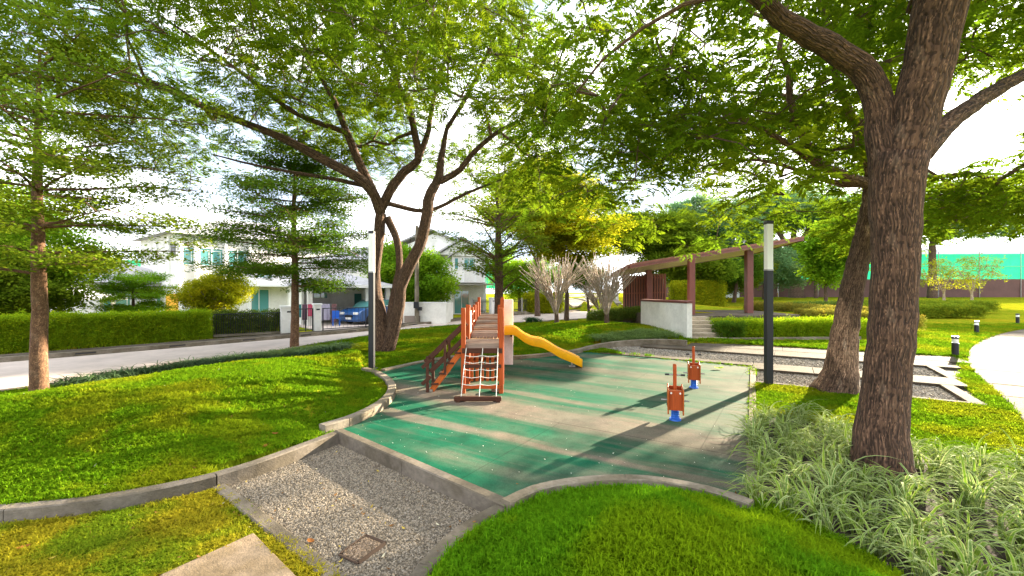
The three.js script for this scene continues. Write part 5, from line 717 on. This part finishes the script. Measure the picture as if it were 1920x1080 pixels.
// ------------------------------------------------------------------ pavilion
function hexa(t, th) { // four top corners in order, and a thickness downwards
  const b = t.map((p) => p.clone().add(V(0, -th, 0))), pos = [], q = (a, c, d, e) => { for (const v of [a, c, d, a, d, e]) pos.push(v.x, v.y, v.z); };
  q(t[0], t[1], t[2], t[3]); q(b[3], b[2], b[1], b[0]); for (let i = 0; i < 4; i++) { const j = (i + 1) % 4; q(t[j], t[i], b[i], b[j]); }
  const g = new THREE.BufferGeometry(); g.setAttribute('position', new THREE.Float32BufferAttribute(pos, 3)); g.computeVertexNormals(); return metreUV(g);
}
{
  const o = V(8, 0, -20), k = thing('pavilion', 'open pavilion with sloping maroon roof, slatted screen and white stair wall', 'pavilion', o), R = (x, y, z) => V(x - o.x, y, z - o.z), RV = (v) => R(v.x, v.y, v.z);
  mesh('terrace', prism(platPoly.map(([x, z]) => [x - o.x, z - o.z]), -0.3, 0.92, 0.012), M.paving, k);
  for (let i = 0; i < 6; i++) mesh('step', box(1.45, 0.16 + 0.15 * i, 0.44, 8.02 - o.x - 0.0 * i, 0, -17.55 - i * 0.315 - o.z, 0, 0.01), M.slab, k);
  // stair wall, running back from the foot of the steps
  const a = V(7.22, 0, -17.35), b = V(6.75, 0, -22.0), d = b.clone().sub(a).normalize(), s = V(-d.z, 0, d.x).multiplyScalar(0.11), quadp = [a.clone().sub(s), a.clone().add(s), b.clone().add(s), b.clone().sub(s)].map((p) => [p.x - o.x, p.z - o.z]);
  mesh('stair_wall', prism(quadp, -0.2, 1.55, 0.01), M.whiteWall, k);
  mesh('wall_cap', beam(RV(a.clone().setY(1.60).addScaledVector(d, -0.03)), RV(b.clone().setY(1.60)), 0.27, 0.09, 0.012), M.maroon, k);
    const fl = D(1180, 498, 19.8), fr = D(1505, 446, 22.2), back = V(0.3, -0.24, -4.9), bl = fl.clone().add(back), br = fr.clone().add(back);
  const e1 = fr.clone().sub(fl), det = e1.x * back.z - back.x * e1.z, roofY = (x, z) => { const dx = x - fl.x, dz = z - fl.z, a2 = (dx * back.z - back.x * dz) / det, b2 = (e1.x * dz - dx * e1.z) / det; return fl.y + a2 * e1.y + b2 * back.y; };
  for (const [px, dd, w] of [[1296, 20.6, 0.28], [1404, 22.3, 0.32], [1216, 23.9, 0.28]]) { const p = D(px, 548, dd); mesh('post', box(w, roofY(p.x, p.z) - 0.13 - 0.9, w, p.x - o.x, 0.9, p.z - o.z, 0, 0.012), M.maroon, k); }
  mesh('roof', hexa([fl, fr, br, bl].map((p) => RV(p.clone().add(V(0, 0.02, 0)))), 0.10), M.maroon, k);
  const sof = std({ color: lin(0.82, 0.70, 0.53), map: sized(grain, 0.5, 1.5), roughness: 0.7 }), n = 14;                       // soffit boards
  for (let i = 0; i < n; i++) { const t0 = i / n + 0.001, t1 = (i + 1) / n - 0.001, c = (t, q) => fl.clone().lerp(fr, 0.006 + 0.988 * q).addScaledVector(back, 0.03 + 0.94 * t).add(V(0, -0.10, 0)); mesh('soffit_board', hexa([c(t0, 0), c(t0, 1), c(t1, 1), c(t1, 0)].map(RV), 0.025), sof, k); }
  const fascia = (p, q, dy, h, th, m) => { const e = q.clone().sub(p).setY(0).normalize(), nn = V(-e.z, 0, e.x).multiplyScalar(th / 2); mesh('fascia', hexa([p.clone().add(nn), q.clone().add(nn), q.clone().sub(nn), p.clone().sub(nn)].map((v) => RV(v.clone().add(V(0, dy, 0)))), h), m, k); };
  fascia(fl.clone().add(V(0, 0, 0.05)), fr.clone().add(V(0, 0, 0.05)), 0.06, 0.20, 0.06, M.maroon); fascia(fl.clone().add(V(0, 0, 0.09)), fr.clone().add(V(0, 0, 0.09)), 0.085, 0.10, 0.05, M.slat); fascia(bl, br, 0.05, 0.2, 0.06, M.maroon); fascia(fr.clone().add(V(0.04, 0, 0)), br.clone().add(V(0.04, 0, 0)), 0.055, 0.21, 0.05, M.maroon); fascia(fl.clone().add(V(-0.04, 0, 0)), bl.clone().add(V(-0.04, 0, 0)), 0.055, 0.21, 0.05, M.maroon);
  // slatted screen
  const s0 = V(6.32, 0.78, -24.1), s1 = V(8.75, 0.85, -24.4), ns = 17; for (let i = 0; i < ns; i++) { const p = s0.clone().lerp(s1, i / (ns - 1)); mesh('slat', beam(RV(p), RV(p.clone().add(V(0, 2.22, 0)))  , 0.085, 0.08, 0.006), M.slat, k); } 
  for (const y of [0.35, 1.15, 2.0]) mesh('screen_rail', beam(RV(s0.clone().add(V(-0.03, y, -0.06))), RV(s1.clone().add(V(0.03, y, -0.06))), 0.06, 0.05), M.slat, k);
  mesh('screen_back', beam(RV(s0.clone().add(V(-0.02, 1.1, -0.11))), RV(s1.clone().add(V(0.02, 1.1, -0.11))), 2.1, 0.03), M.blackMetal, k);
  mesh('bed_kerb', beam(R(8.8, 0.06, -17.35), R(14.6, 0.06, -17.9), 0.18, 0.14, 0.012), M.kerbPale, k);
}
// ------------------------------------------------------------------ houses
const windowAt = (k, x, y, w, h, z, panes = 1, bars = 1) => {           // on a wall facing local +z
  const f = mesh('window', [box(w + 0.12, 0.07, 0.12, x, y - 0.07, z), box(w + 0.12, 0.07, 0.12, x, y + h, z), box(0.06, h, 0.12, x - w / 2 - 0.03, y, z), box(0.06, h, 0.12, x + w / 2 + 0.03, y, z)], M.frame, k);
  const pw = w / panes; for (let i = 0; i < panes; i++) { const cx = x - w / 2 + pw * (i + 0.5); mesh('pane', box(pw - 0.05, h, 0.03, cx, y, z + 0.005), M.glass, f); if (i) mesh('mullion', box(0.05, h, 0.09, x - w / 2 + pw * i, y, z + 0.01), M.frame, f); if (bars) mesh('glazing_bar', [box(pw - 0.06, 0.035, 0.05, cx, y + h * 0.86, z + 0.01), box(pw - 0.06, 0.035, 0.05, cx, y + h * 0.12, z + 0.01), box(0.03, h * 0.70, 0.05, cx + pw * 0.28, y + h * 0.15, z + 0.01)], M.frame, f); }
  return f;
};
function hipRoof(w, d, h, over, y) { const X = w / 2 + over, Z = d / 2 + over, r = Math.max(0.05, Math.abs(w - d) / 2), p = [V(-X, 0, Z), V(X, 0, Z), V(X, 0, -Z), V(-X, 0, -Z)], a = w > d ? [V(-r, h, 0), V(r, h, 0)] : [V(0, h, r), V(0, h, -r)], pos = [], t = (...v) => v.forEach((q) => pos.push(q.x, q.y + y, q.z)); const q4 = (A, B, C, E2) => { t(A, B, C); t(A, C, E2); };
  if (w > d) { q4(p[0], p[1], a[1], a[0]); t(p[1], p[2], a[1]); q4(p[2], p[3], a[0], a[1]); t(p[3], p[0], a[0]); } else { t(p[0], p[1], a[0]); q4(p[1], p[2], a[1], a[0]); t(p[2], p[3], a[1]); q4(p[3], p[0], a[0], a[1]); }
  t(p[0], p[2], p[1]); t(p[0], p[3], p[2]); const g = new THREE.BufferGeometry(); g.setAttribute('position', new THREE.Float32BufferAttribute(pos, 3)); g.computeVertexNormals(); return metreUV(g); }
const TH = 0.936;
{
  const k = thing('house', 'white two-storey house with louvred panels over teal windows', 'house', V(-23.5, 0, -30), TH);
  mesh('wall', box(12.4, 6.35, 9, 6.2, -0.1, -4.5), M.render, k); mesh('roof', hipRoof(12.4, 9, 2.0, 0.6, 6.25).translate(6.2, 0, -4.5), M.roof, k); mesh('gutter', box(13.5, 0.16, 0.14, 6.2, 6.12, 0.52), M.frame, k);
  for (const x of [0.1, 1.08, 2.95, 4.6]) mesh('pilaster', box(0.20, 6.1, 0.22, x, 0, 0.09), M.frame, k);
  for (const [x, w, p] of [[0.6, 0.62, 1], [2.02, 1.45, 2], [3.75, 1.2, 2]]) { windowAt(k, x, 4.0, w, 1.2, 0.04, p); for (let i = 0; i < 4; i++) mesh('louvre', box(w + 0.16, 0.13, 0.06, x, 5.42 + i * 0.165, 0.05), M.render, k); mesh('panel', box(w + 0.14, 1.0, 0.05, x, 2.75, 0.02), std({ color: lin(0.62, 0.60, 0.57), roughness: 0.9 }), k); }
  windowAt(k, 5.75, 3.2, 1.1, 0.9, 0.04, 2); windowAt(k, 5.3, 0.2, 1.5, 2.0, 0.04, 2, 0); windowAt(k, 1.6, 0.3, 1.4, 1.7, 0.04, 2, 0);
  mesh('canopy', box(5.2, 0.16, 1.3, 6.6, 2.45, 0.6), M.frame, k); mesh('awning', box(0.7, 1.4, 0.05, -0.4, 0.5, 0.3), std({ color: lin(0.85, 0.42, 0.04), roughness: 0.7 }), k);
  for (const z of [-1.6, -4.5]) { mesh('pilaster', box(0.14, 6.1, 0.2, -0.06, 0, z), M.frame, k); } mesh('vent', box(0.06, 1.0, 0.9, -0.02, 4.6, -0.9), M.blackMetal, k);
}
{
  const k = thing('carport', 'open carport with grey hipped roof beside the white house', 'carport', V(-11.4, 0, -28.2), TH * 0.75);
  mesh('roof', hipRoof(5.2, 4.6, 0.85, 0.35, 2.42), M.roof, k); mesh('fascia', [box(5.9, 0.18, 0.08, 0, 2.28, 2.64), box(0.08, 0.18, 5.3, 2.92, 2.28, 0)], M.frame, k); mesh('back_wall', box(5.2, 2.4, 0.14, 0, 0, -2.2), M.whiteWall, k); mesh('side_wall', box(0.14, 2.4, 3.2, -2.5, 0, -0.6), M.whiteWall, k); for (const x of [-2.4, 1.05, 2.4]) mesh('post', box(0.26, 2.4, 0.26, x, 0, 2.1, 0, 0.01), M.render, k); mesh('floor', box(6.4, 0.06, 8.5, 0.3, -0.02, 1.8), M.road, k); windowAt(k, -0.6, 1.6, 0.9, 0.35, -2.1, 2, 0); mesh('door', box(0.5, 1.7, 0.06, 2.0, 0.2, -2.1), std({ color: lin(0.03, 0.16, 0.15), roughness: 0.4 }), k);
}
function gableRoof(x0, x1, zf, zb, y0, y1, over = 0.35) { const m = (x0 + x1) / 2, t = 0.14, mk = (a, b) => hexa([V(a[0], a[1], zf + over), V(b[0], b[1], zf + over), V(b[0], b[1], zb), V(a[0], a[1], zb)], t); const s = (y1 - y0) / ((x1 - x0) / 2); return merge([mk([x0 - over, y0 - s * over + t], [m, y1 + t]), mk([m, y1 + t], [x1 + over, y0 - s * over + t])]); }
function gableWall(x0, x1, z, th, y0, y1) { const s = new THREE.Shape([new THREE.Vector2(x0, y0), new THREE.Vector2(x1, y0), new THREE.Vector2((x0 + x1) / 2, y1)]); const g = new THREE.ExtrudeGeometry(s, { depth: th, bevelEnabled: false }); g.translate(0, 0, z - th); return metreUV(g); }
{
  const k = thing('house', 'white house with nested grey gables behind the bridge posts', 'house', V(-7, 0, -38), 0.12);
  mesh('wall', box(8.6, 5.6, 8, 0.2, -0.1, -4), M.render, k); mesh('roof', [gableRoof(-5.0, 4.6, 0, -8.2, 5.45, 7.5)], M.roof, k); mesh('gable_wall', gableWall(-4.1, 4.5, 0, 0.2, 5.45, 7.3), M.whiteWall, k);
  mesh('wing_roof', hipRoof(6.5, 6, 1.6, 0.5, 4.9).translate(-6.2, 0, -4), M.roof, k); mesh('wing_wall', box(6.2, 4.9, 5.6, -6.2, 0, -4), M.render, k);
  mesh('roof', gableRoof(0.4, 4.8, 0.9, -2, 5.35, 6.7), M.roof, k); mesh('gable_wall', gableWall(0.5, 4.7, 0.9, 0.2, 5.3, 6.6), M.whiteWall, k);
  mesh('bay', box(2.9, 2.7, 1.4, 3.1, 2.85, 0.5), M.render, k); mesh('roof', gableRoof(1.6, 4.6, 1.4, -1, 5.2, 6.1, 0.3), M.roof, k); mesh('gable_wall', gableWall(1.65, 4.55, 1.4, 0.2, 5.15, 6.05), M.whiteWall, k);
  windowAt(k, 3.15, 4.0, 0.95, 0.95, 1.21, 2); windowAt(k, 2.05, 4.0, 0.3, 0.95, 1.21, 1, 0); windowAt(k, 0.4, 3.4, 0.8, 1.5, 0.02, 2); windowAt(k, 2.5, 0.1, 1.3, 2.0, 0.02, 2, 0); windowAt(k, -2.2, 3.5, 1.2, 1.2, 0.02, 2); windowAt(k, -2.2, 0.6, 1.2, 1.4, 0.02, 2);
  for (const x of [1.75, 2.65, 3.7, 4.45]) mesh('pilaster', box(0.16, 2.65, 0.1, x, 2.87, 1.22), M.frame, k); for (const x of [1.5, 4.5]) mesh('column', box(0.24, 2.85, 0.24, x, 0, 1.0), M.frame, k); mesh('canopy', box(5.6, 0.12, 2.2, 2.4, 2.62, 1.2), M.steel, k); mesh('beam', box(2.6, 0.28, 0.2, -0.4, 4.85, 0.12), std({ color: lin(0.2, 0.19, 0.19) }), k);
}
{ const k = thing('house', 'distant house with pale grey hipped roof beyond the carport', 'house', V(-17.2, 0, -52), 0.4); mesh('wall', box(9, 4.9, 8, 0, 0, 0), M.whiteWall, k); mesh('roof', hipRoof(9, 8, 2.0, 0.6, 4.85), M.roof, k); windowAt(k, 0, 2.9, 1.5, 1.3, 4.04, 2); windowAt(k, 2.6, 2.9, 1.5, 1.3, 4.04, 2); }
{ const k = thing('house', 'low white house with grey roof behind the layered garden tree', 'house', V(-30.5, 0, -33), TH); mesh('wall', box(7.5, 2.75, 7, 0, 0, 0), M.render, k); mesh('roof', hipRoof(7.5, 7, 1.7, 0.5, 2.7), M.roof, k); windowAt(k, -0.8, 0.6, 1.6, 1.6, 3.54, 2); windowAt(k, 2.2, 0.6, 1.4, 1.6, 3.54, 2); mesh('awning', box(3.4, 0.1, 1.3, -0.2, 2.35, 4.1), M.blackMetal, k); mesh('door', box(0.9, 2.1, 0.06, 0.8, 0.1, 3.52), M.frame, k); }
{ const k = thing('house', 'pale block with striped cladding and flat red roof beyond the low house', 'house', V(-38, 0, -46), TH); mesh('wall', box(8, 4.0, 7, 0, 0, 0), M.render, k); for (let i = 0; i < 7; i++) mesh('cladding_board', box(4.2, 0.22, 0.06, 0.4, 1.9 + i * 0.27, 3.53), M.frame, k); mesh('roof', box(8.4, 0.2, 7.4, 0, 4.0, 0), std({ color: lin(0.5, 0.12, 0.08) }), k); }
{ const k = thing('garden_pavilion', 'small open garden shelter with pale hipped roof behind the hedge', 'shelter', V(-23.4, 0, -22.8), TH); mesh('roof', hipRoof(3.0, 3.0, 0.75, 0.3, 1.65), M.render, k); for (const [x, z] of [[-1.3, 1.3], [1.3, 1.3], [1.3, -1.3], [-1.3, -1.3]]) mesh('post', box(0.16, 1.66, 0.16, x, 0, z), M.frame, k); mesh('eaves_board', [box(3.5, 0.1, 0.06, 0, 1.6, 1.78), box(0.06, 0.1, 3.5, 1.78, 1.6, 0)], M.frame, k); }
// ------------------------------------------------------------------ along the road: piers, gates, walls, pole
function pier(label, pos, w, h) { const k = thing('gate_pier', label, 'gate pier', pos, 0.7, 'white piers along the pavement'); mesh('shaft', box(w, h - 0.06, 0.34, 0, -0.05, 0, 0, 0.008), M.render, k); mesh('coping', box(w + 0.07, 0.08, 0.41, 0, h - 0.11, 0, 0, 0.01), M.frame, k); mesh('number_plate', box(0.16, 0.07, 0.02, 0, h - 0.35, 0.18), M.blackMetal, k); return k; }
pier('broad white gate pier beside the slim tree trunk', V(-10.55, 0.1, -20.1), 0.62, 1.3); pier('narrow white gate pier between the two gates', V(-9.55, 0.1, -20.9), 0.32, 1.38);
pier('white gate pier right of the bridge posts', V(-1.62, 0.1, -35.0), 0.42, 1.5);
function gate(label, a, b, h, bars) { const k = thing('metal_gate', label, 'gate', a, 0, 'black metal gates'), rel = b.clone().sub(a); for (const y of [0.08, h]) mesh('rail', tube([V(0, y, 0), rel.clone().setY(y)], 0.025, 6), M.blackMetal, k); for (const t of [0, 0.5, 1]) mesh('stile', tube([rel.clone().multiplyScalar(t).setY(0.02), rel.clone().multiplyScalar(t).setY(h + 0.02)], 0.03, 6), M.blackMetal, k); for (let i = 1; i < bars; i++) mesh('bar', tube([rel.clone().multiplyScalar(i / bars).setY(0.08), rel.clone().multiplyScalar(i / bars).setY(h)], 0.008, 4), M.blackMetal, k); return k; }
gate('small black metal gate between the white piers', V(-10.2, 0.1, -20.4), V(-9.72, 0.1, -20.8), 1.1, 6); gate('wide black metal driveway gate before the carport', V(-9.35, 0.1, -21.1), V(-6.3, 0.1, -24.6), 1.1, 22);
{ const k = thing('bar_fence', 'dark low bar fence in front of the screened hedge', 'fence', V(-12.75, 0.1, -18.25)), e = V(1.95, 0, -1.75); for (const y of [0.06, 0.95]) mesh('rail', tube([V(0, y, 0), e.clone().setY(y)], 0.02, 5), M.blackMetal, k); for (let i = 0; i <= 30; i++) mesh('bar', tube([e.clone().multiplyScalar(i / 30).setY(0), e.clone().multiplyScalar(i / 30).setY(0.98)], 0.012, 4), M.blackMetal, k); mesh('plinth', beam(V(0, 0.02, 0.03), e.clone().add(V(0, 0.02, 0.03)), 0.14, 0.06), M.kerb, k); }
{ const k = thing('boundary_wall', 'white rendered boundary wall behind the utility pole', 'wall', V(-7.5, 0, -27.3)); mesh('wall', box(3.25, 1.36, 0.2, 1.68, -0.05, 0, 0, 0.01), M.whiteWall, k); mesh('coping', box(3.3, 0.06, 0.26, 1.68, 1.31, 0, 0, 0.01), M.frame, k); mesh('wall', box(0.2, 1.33, 3.0, 3.2, -0.05, -1.61, 0, 0.01), M.whiteWall, k); mesh('wall', box(2.0, 1.2, 0.2, -1.05, -0.05, -0.4, 0, 0.01), M.whiteWall, k); mesh('meter_box', box(1.0, 0.42, 0.1, 1.15, 0.08, 0.14), std({ color: lin(0.25, 0.2, 0.17), roughness: 0.8 }), k); }
{ const k = thing('utility_pole', 'pale concrete utility pole beside the white wall', 'pole', V(-6.02, 0, -27.0)); mesh('shaft', tube([V(0, -0.2, 0), V(0, 3.5, 0), V(0, 6.2, 0)], [0.15, 0.125, 0.1], 10), M.kerbPale, k); mesh('bracket', box(0.5, 0.06, 0.06, 0, 5.6, 0), M.steel, k); mesh('meter', box(0.3, 0.4, 0.2, 0, 1.0, 0.16), M.blackMetal, k); mesh('meter', box(0.24, 0.22, 0.16, 0.22, 0.85, 0.1), M.blackMetal, k); }
{ const k = thing('picket_fence', 'dark picket fence on a pale plinth behind the slide', 'fence', V(-3.2, 0.1, -34.4)), e = V(8.2, 0, -8.4); mesh('plinth', beam(V(0, 0.05, 0), e.clone().setY(0.05), 0.25, 0.2), M.kerbPale, k); for (const y of [0.35, 1.1]) mesh('rail', tube([V(0, y, 0), e.clone().setY(y)], 0.03, 4), M.blackMetal, k); const p = []; for (let i = 0; i <= 84; i++) p.push(tube([e.clone().multiplyScalar(i / 84).setY(0.1), e.clone().multiplyScalar(i / 84).setY(1.3)], 0.022, 4)); mesh('pickets', merge(p), M.blackMetal, k, 'stuff'); for (let i = 0; i <= 4; i++) mesh('post', box(0.14, 1.4, 0.14, e.x * i / 4, 0, e.z * i / 4), M.steel, k); }
{ const k = thing('boundary_wall', 'long pale patterned wall along the far side of the road', 'wall', V(5.8, 0.1, -45.2)), e = V(8.8, 0, -14); mesh('wall', beam(V(0, 0.75, 0), e.clone().setY(0.75), 1.5, 0.2, 0.01, 0), concrete(lin(0.40, 0.37, 0.31), { size: 0.9 }), k); for (let i = 0; i <= 3; i++) mesh('post', box(0.3, 1.9, 0.3, e.x * i / 3, 0, e.z * i / 3), M.render, k); mesh('coping', beam(V(0, 1.53, 0), e.clone().setY(1.53), 0.07, 0.3), M.render, k); }
// ------------------------------------------------------------------ in the carport
function car(label, pos, turn, paint) {
  const k = thing('car', label, 'car', pos, turn), body = new THREE.Shape(); body.moveTo(-2.0, 0.28); body.lineTo(-2.05, 0.62); body.quadraticCurveTo(-2.0, 0.86, -1.2, 0.92); body.lineTo(1.75, 0.95); body.quadraticCurveTo(2.05, 0.9, 2.05, 0.6); body.lineTo(2.0, 0.28); body.closePath();
  const bg = new THREE.ExtrudeGeometry(body, { depth: 1.5, bevelEnabled: true, bevelSize: 0.08, bevelThickness: 0.1, bevelSegments: 3 }); bg.translate(0, 0, -0.75); bg.rotateY(-Math.PI / 2); mesh('body', metreUV(bg), paint, k);
  const cab = new THREE.Shape(); cab.moveTo(-1.25, 0.9); cab.quadraticCurveTo(-0.75, 1.36, -0.35, 1.42); cab.lineTo(0.9, 1.42); cab.quadraticCurveTo(1.5, 1.34, 1.75, 0.93); cab.closePath(); const cg = new THREE.ExtrudeGeometry(cab, { depth: 1.24, bevelEnabled: true, bevelSize: 0.04, bevelThickness: 0.09, bevelSegments: 2 }); cg.translate(0, 0, -0.62); cg.rotateY(-Math.PI / 2); mesh('cabin', metreUV(cg), M.glass, k); mesh('roof', box(1.28, 0.05, 1.25, 0, 1.435, 0.25, 0, 0.02), paint, k);
  for (const x of [-0.62, 0.62]) mesh('pillar', beam(V(x, 0.93, -1.27), V(x * 0.96, 1.45, -0.36), 0.06, 0.05), paint, k);
  for (const x of [-0.78, 0.78]) for (const z of [-1.25, 1.3]) { const w = mesh('wheel', new THREE.CylinderGeometry(0.3, 0.3, 0.2, 20).rotateZ(Math.PI / 2).translate(x, 0.3, z), std({ color: lin(0.015, 0.015, 0.015) }), k); mesh('rim', new THREE.CylinderGeometry(0.17, 0.17, 0.21, 12).rotateZ(Math.PI / 2).translate(x * 1.01, 0.3, z), M.steel, w); }
  for (const x of [-0.55, 0.55]) { mesh('headlight', box(0.36, 0.14, 0.08, x, 0.62, -2.12, 0, 0.02), M.lampWhite, k); mesh('tail_light', box(0.2, 0.2, 0.06, x, 0.66, 2.13, 0, 0.02), std({ color: lin(0.4, 0.01, 0.01), roughness: 0.3 }), k); } mesh('grille', box(0.6, 0.14, 0.06, 0, 0.45, -2.13, 0, 0.01), M.blackMetal, k); mesh('number_plate', box(0.45, 0.12, 0.03, 0, 0.33, -2.15), M.frame, k); mesh('bumper', box(1.66, 0.16, 0.14, 0, 0.28, -2.06, 0, 0.03), paint, k); return k;
}
car('blue car parked in the carport behind the driveway gate', V(-8.95, 0.04, -27.6), 2.72, new THREE.MeshPhysicalMaterial({ color: lin(0.010, 0.08, 0.27), roughness: 0.4, clearcoat: 0.8, clearcoatRoughness: 0.1 }));
car('white car on the far road seen through the pavilion', V(30.2, lawnY(30.2, -61), -61), 1.9, new THREE.MeshPhysicalMaterial({ color: lin(0.75, 0.76, 0.78), roughness: 0.35, clearcoat: 0.8, clearcoatRoughness: 0.1 }));
function rack(label, pos, cloths) { const k = thing('drying_rack', label, 'drying rack', pos, 0.7, 'laundry racks in the carport'); const w = 0.9; for (const x of [-w / 2, w / 2]) for (const z of [-0.25, 0.25]) mesh('leg', tube([V(x, 0, z), V(x, 1.25, -z * 0.2)], 0.014, 6), M.steel, k); for (const y of [1.25, 0.95]) mesh('rail', tube([V(-w / 2, y, 0.02), V(w / 2, y, 0.02)], 0.012, 6), M.steel, k); cloths.forEach(([x, ww, l, c], i) => { const g = new THREE.PlaneGeometry(ww, l, 10, 8); const p = g.attributes.position; for (let q = 0; q < p.count; q++) p.setZ(q, 0.03 * Math.sin(p.getX(q) * 18 + i) * (0.6 - p.getY(q) / l)); g.translate(x, 1.26 - l / 2, 0.06 + 0.01 * i); g.computeVertexNormals(); mesh('garment', g, std({ color: lin(...c), side: THREE.DoubleSide, roughness: 1, map: sized(mottle, 0.3) }), k); }); return k; }
rack('drying rack with teal and pink laundry by the narrow pier', V(-12.0, 0.05, -24.6), [[-0.3, 0.3, 0.75, [0.03, 0.2, 0.24]], [0.03, 0.28, 0.9, [0.12, 0.06, 0.10]], [0.32, 0.26, 0.7, [0.55, 0.08, 0.16]]]); rack('drying rack with pale lilac sheets in the carport', V(-11.0, 0.05, -25.3), [[-0.12, 0.62, 0.95, [0.45, 0.42, 0.58]], [0.42, 0.3, 1.1, [0.22, 0.11, 0.12]]]);
{ const k = thing('plastic_chair', 'blue plastic chair beside the parked blue car', 'chair', V(-10.3, 0.04, -25.0), 0.5); mesh('seat', box(0.42, 0.03, 0.42, 0, 0.42, 0, 0, 0.01), M.blue, k); mesh('backrest', box(0.42, 0.42, 0.03, 0, 0.46, -0.2, 0, 0.01), M.blue, k); for (const x of [-0.18, 0.18]) for (const z of [-0.18, 0.18]) mesh('leg', box(0.04, 0.42, 0.04, x, 0, z), M.blue, k); }
// ------------------------------------------------------------------ construction hoardings far off
function hoarding(label, a, b, y0, y1, y2, n) { const k = thing('construction_fence', label, 'fence', a, 0, 'green netting fences'), e = b.clone().sub(a); const wallTo = (t0, t1, lo, hi, mat, name, th) => mesh(name, beam(e.clone().multiplyScalar(t0).setY((lo + hi) / 2), e.clone().multiplyScalar(t1).setY((lo + hi) / 2), hi - lo, th, 0.004, 0), mat, k); for (let i = 0; i < n; i++) { if (y1 > y0) wallTo(i / n, (i + 1) / n - 0.0005, y0, y1, M.hoarding, 'hoarding_panel', 0.06); const g = new THREE.PlaneGeometry(e.length() / n, y2 - y1, 8, 6), p = g.attributes.position; for (let q = 0; q < p.count; q++) p.setZ(q, 0.12 * Math.sin(q * 1.7 + i)); g.rotateY(Math.atan2(-e.z, e.x)); const c = e.clone().multiplyScalar((i + 0.5) / n); g.translate(c.x, (y1 + y2) / 2, c.z); g.computeVertexNormals(); mesh('net', metreUV(g), M.net, k); } for (let i = 0; i <= n; i++) mesh('pole', tube([e.clone().multiplyScalar(i / n).setY(y0).add(V(0, 0, 0.15)), e.clone().multiplyScalar(i / n).setY(y2 + 0.3).add(V(0, 0, 0.15))], 0.06, 6), M.steel, k); for (const y of [y1 + (y2 - y1) * 0.5]) mesh('rail', tube([V(0, y, 0.16), e.clone().setY(y).add(V(0, 0, 0.16))], 0.04, 5), M.steel, k); return k; }
hoarding('brown hoarding topped with green netting beyond the far lawn', V(26, 0, -74), V(104, 0, -70), 0.9, 4.2, 8.4, 12);
hoarding('green netting fence beyond the houses', V(-72, 0, -58), V(2, 0, -70), 2.6, 2.6, 6.6, 12);
{ const k = thing('house', 'distant pale roofed hall behind the green netting', 'house', V(108, 0, -96), -0.3); mesh('wall', box(60, 9, 16, 0, 0, 0), M.render, k); mesh('roof', hipRoof(60, 16, 3.0, 1, 9), M.roof, k); for (let i = 0; i < 5; i++) windowAt(k, -20 + i * 9, 6, 3, 1.6, 8.04, 2, 0); }

renderer.render(scene, camera);
